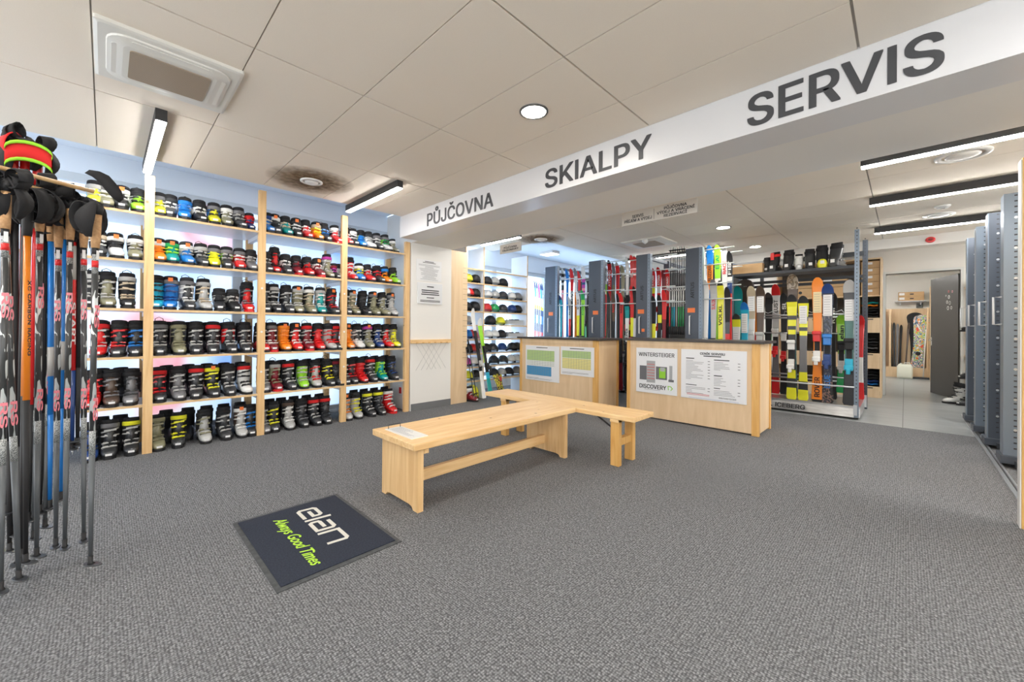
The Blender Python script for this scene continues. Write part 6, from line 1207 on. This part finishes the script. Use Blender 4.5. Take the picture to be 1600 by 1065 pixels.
t = thing('wall_shelf', 'pale wall shelf carrying flat cartons in the store room', 'shelf', (.1, 15.0, 2.0)); Bx(-.3, .3, -.28, 0, -.02, 0).build('board', LAMI, t); Bx(-.2, -.18, -.2, 0, -.1, -.02).build('bracket', ZINC, t); Bx(.18, .2, -.2, 0, -.1, -.02).build('bracket', ZINC, t)
for k in range(2):
    o = thing('cardboard_box', '%s flat carton on the store room wall shelf' % ('lower', 'upper')[k], 'box', (.11, 14.86, 2.001+k*.115), 0, 'flat cartons in the store room'); Bx(-.24, .24, -.13, .13, 0, .112, bev=.002).build('carton', CARD, o); Bx(-.22, -.12, -.132, -.130, .03, .09).build('white_label', PAPER, o); Bx(-.02, .05, -.132, -.130, .04, .07).build('hand_hole', INK, o)
t = thing('store_shelf', 'narrow birch shelf with boxes behind the open door', 'shelving', (.62, 14.3, 0))
Bx(-.18, -.16, -.2, .3, 0, 2.3).build('side_panel', BEECH, t); Bx(.5, .52, -.2, .3, 0, 2.3).build('side_panel', BEECH, t)
for z in (.5, .95, 1.35, 1.75, 2.2): Bx(-.16, .5, -.2, .3, z-.02, z).build('shelf', BEECH, t)
for k, (z, c, h_) in enumerate(((1.751, 'N', .22), (1.351, 'W', .15), (1.505, 'W', .12), (.951, 'W', .18), (.501, 'F', .25), (2.201, 'E', .15))):
    o = Bx(-.14, .3, -.15, .25, 0, h_, bev=.004).build('storage_box', cm(c, .6, 0), None, (.62, 14.3, z)); tag(o, '%s box on the narrow store room shelf, %s listed upwards' % (COL[c][0], ORD[k]) if 0 else '%s box in the narrow store room shelf at %s level' % (COL[c][0], ['eye', 'handle', 'second handle', 'hip', 'knee', 'top'][k]), 'box', 'boxes in the narrow store shelf')

# ================================================================== RIGHT SIDE MOBILE RACKS
FX = [(.584, 8.0, 'farthest'), (.596, 7.2, 'second farthest'), (.614, 6.46, 'second nearest'), (.631, 5.66, 'nearest')]
for i, (x, y, nm) in enumerate(FX):
    t = thing('mobile_rack', '%s of the perforated grey mobile racks on the right' % nm, 'rack', (x, y, 0), group='mobile racks on the right'); h = 2.44; w_ = .15
    sm = STEEL_L if i % 2 else STEEL
    q = MB(); q.box(0, .008, -.0, .16, .1, h); q.build('edge_profile', STEEL_L, t)
    q = MB(); q.box(.008, w_, 0, .006, .1, h); q.box(w_, w_+.008, 0, .12, .1, h); q.build('perforated_strip', sm, t)
    q = MB(); n_ = 46
    for k in range(n_): q.box(.06, .078, -.002, 0, .16+k*.05, .172+k*.05)
    q.build('perforations', INK, t)
    for k in range(8):
        q = MB(); z = .33+k*.27; q.loft([[Vector((.069+.011*math.cos(a), y_, z+.011*math.sin(a))) for a in [2*math.pi*j/10 for j in range(10)]] for y_ in (-.006, 0)]); q.build('bolt', ZINC, t)
    for k in range(8): Bx(w_+.01, 2.2, .085, .095, .33+k*.27, .336+k*.27).build('shelf_edge', ZINC, t)
    Bx(w_+.008, 2.2, .10, .12, .1, h-.02).build('back_plate', STEEL, t)
    Bx(-.02, 2.2, -.05, .20, .035, .1).build('base_carriage', STEEL, t); Bx(.06, .16, -.12, -.05, .02, .07).build('base_step', mat('beam_dark', (1,)*3), t)
    q = MB(); q.tube([(0, .08, 1.27), (-.05, .08, 1.27), (-.05, .08, 1.52), (0, .08, 1.52)], .009, 8); q.build('handle', mat('handle_white', (1,)*3), t)
q = MB(); q.box(.575, .60, 4.3, 8.65, 0, .012); q.box(.61, .625, 4.3, 8.65, 0, .018); tag(q.build('floor_rail', ZINC), 'steel floor rail in front of the mobile racks on the right', 'rail')
t = thing('timber_partition', 'raw timber post and panel at the right picture edge', 'panel', (.505, 3.93, 0))
Bx(.006, .12, 0, .09, 0, 2.27, bev=.003).build('post', HONEY, t); Bx(0, .006, .005, .085, 0, 2.26).build('edge_strip', mat('strip_white', (.7, .7, .68), .5), t); Bx(.12, 1.4, .03, .06, 0, 2.25).build('plywood_panel', PLY, t)
# wall shelf with gear and the boots beside the door
t = thing('boot_shelf', 'small wall shelf unit beside the door carrying boots', 'shelf', (.86, 10.15, 0))
for z in (.42, .80, 1.2, 1.95): Bx(-.14, .5, -.25, .12, z-.025, z).build('shelf', BEECH, t)
Bx(.5, .52, -.25, .12, 0, 2.0).build('side_panel', BEECH, t); Bx(-.12, -.1, .09, .12, 0, 2.0).build('rear_post', BEECH, t)
q = MB(); 
o = thing('red_gear_pile', 'red, white and black ski gear heaped on the top wall shelf', 'gear', (.86, 10.02, 1.951))
for k, c in enumerate('RKWRKD'): MB().loft([ell(0, .05, .03, 0, 10), ell(0, .08, .06, .04, 10), ell(.01, .06, .05, .08, 10), ell(0, .02, .02, .10, 10)]).build('gear_piece', cm(c), o, (-.07+.05*(k % 4), -.12+.03*(k % 3), .045*(k//2)))
boot(.64, 9.98, 0, R_(200), 'race', 'W', 'W', 'K', 'K', 'white ski boot on the floor beside the dark door', 'boots beside the door', 1.08)
boot(.76, 9.86, 0, R_(215), 'race', 'D', 'D', 'K', 'K', 'dark ski boot on the floor beside the white one', 'boots beside the door', 1.0)
boot(.80, 10.0, .421, R_(205), 'race', 'K', 'K', 'K', 'S', 'black ski boot on the lowest wall shelf by the door', 'boots beside the door', 1)
boot(.82, 10.0, 1.201, R_(200), 'kid', 'K', 'K', 'K', 'S', 'black ski boot on the upper wall shelf by the door', 'boots beside the door', 1)

# ================================================================== GEAR LEANING BY THE HELMET SHELVES
def leaning(nm, cat, label, top, foot, wd, bands, group=None, bind=None, **k):
    a, b_ = Vector(foot), Vector(top); d = b_-a; L_ = d.length
    t = ski(0, 0, 0, L_, wd, bands, label, group, bind, nm=nm, cat=cat, **k)
    z = d.normalized(); x = Vector((0, 1, 0)); yv = z.cross(x).normalized(); x = yv.cross(z).normalized()
    M = Matrix((x, yv, z)).transposed().to_4x4(); M.translation = a; t.rotation_mode = 'XYZ'; t.location = a; t.rotation_euler = M.to_euler(); return t
fp = lambda px, py: tuple(at(px, py, 2, .005))
p1 = at(759, 613, 2, .01); p1 = Vector((-4.86, 4.36, .005)); 
leaning('ski', 'ski', 'white and black ski leaning against the helmet shelves', tuple(at(737, 482, 0, -5.10)), tuple(at(757, 622, 0, -4.85)), .085, [(.3, 'W'), (.75, 'K'), (1, 'W')], 'skis leaning on the helmet shelves', ('K', 'S'), tipc=.04)
leaning('ski', 'ski', 'green and teal ski leaning against the helmet shelves', tuple(at(748, 497, 0, -5.10)), tuple(at(767, 618, 0, -4.85)), .10, [(.22, 'T'), (.3, 'C'), (.42, 'K'), (.9, 'L'), (1, 'W')], 'skis leaning on the helmet shelves', ('K', 'K'), tipc=.04)
for k, (a, b_) in enumerate((((727, 536), (741, 622)), ((731, 530), (745, 620)))):
    A_ = at(*a, 0, -5.10); B_ = at(*b_, 0, -4.84); L_ = (A_-B_).length
    t = thing('alpine_ski_pole', '%s black ski pole leaning low at the helmet shelves' % ('left', 'right')[k], 'ski pole', B_, 0, 'poles leaning on the helmet shelves'); t.rotation_mode = 'QUATERNION'; t.rotation_quaternion = (A_-B_).to_track_quat('Z', 'Y')
    MB().tube([(0, 0, .03), (0, 0, L_-.1)], .007, 8).build('shaft', cm('D'), t); MB().tube([(0, 0, L_-.1), (0, 0, L_)], .015, 8).build('grip', cm('K'), t); MB().lathe([(.006, .05), (.035, .055), (.03, .062), (.007, .07)], n=12).build('basket', cm('K'), t); MB().tube([(0, 0, 0), (0, 0, .04)], [.002, .006], 6).build('tip', ZINC, t)
o = at(742.5, 612, 0, -5.0); o = thing('ski_helmet', 'large lime yellow ski helmet on the floor below the helmet shelves', 'helmet', (-5.22, 4.36, .012), R_(-60), 'ski helmets on the floor')
o.scale = (1.15, 1.1, 1.45)
obj('shell', HM['shell'], o, [cm('Y')]); obj('lining', HM['lining'], o, [fab('K')]); obj('vents', HM['vents'], o, [cm('K')]); obj('chin_strap', HM['chin_strap'], o, [fab('K')])
boot(-5.12, 4.215, 0, R_(10), 'kid', 'W', 'M', 'W', 'S', 'white and maroon boot on the floor left of the yellow helmet', 'boots on the floor', 1)
a = leaning('snowboard', 'snowboard', 'small black board with yellow graphics leaning low on the shelves', (-5.08, 4.80, .40), (-4.93, 4.80, .005), .22, [(1, 'K')], 'snowboards', tipc=.01)
recol(a, 'K', camo('black_yellow_graphic', [(.012, .012, .014), (.02, .02, .02), (.7, .65, .05), (.012, .012, .014), (.5, .05, .04)], 16, 7))
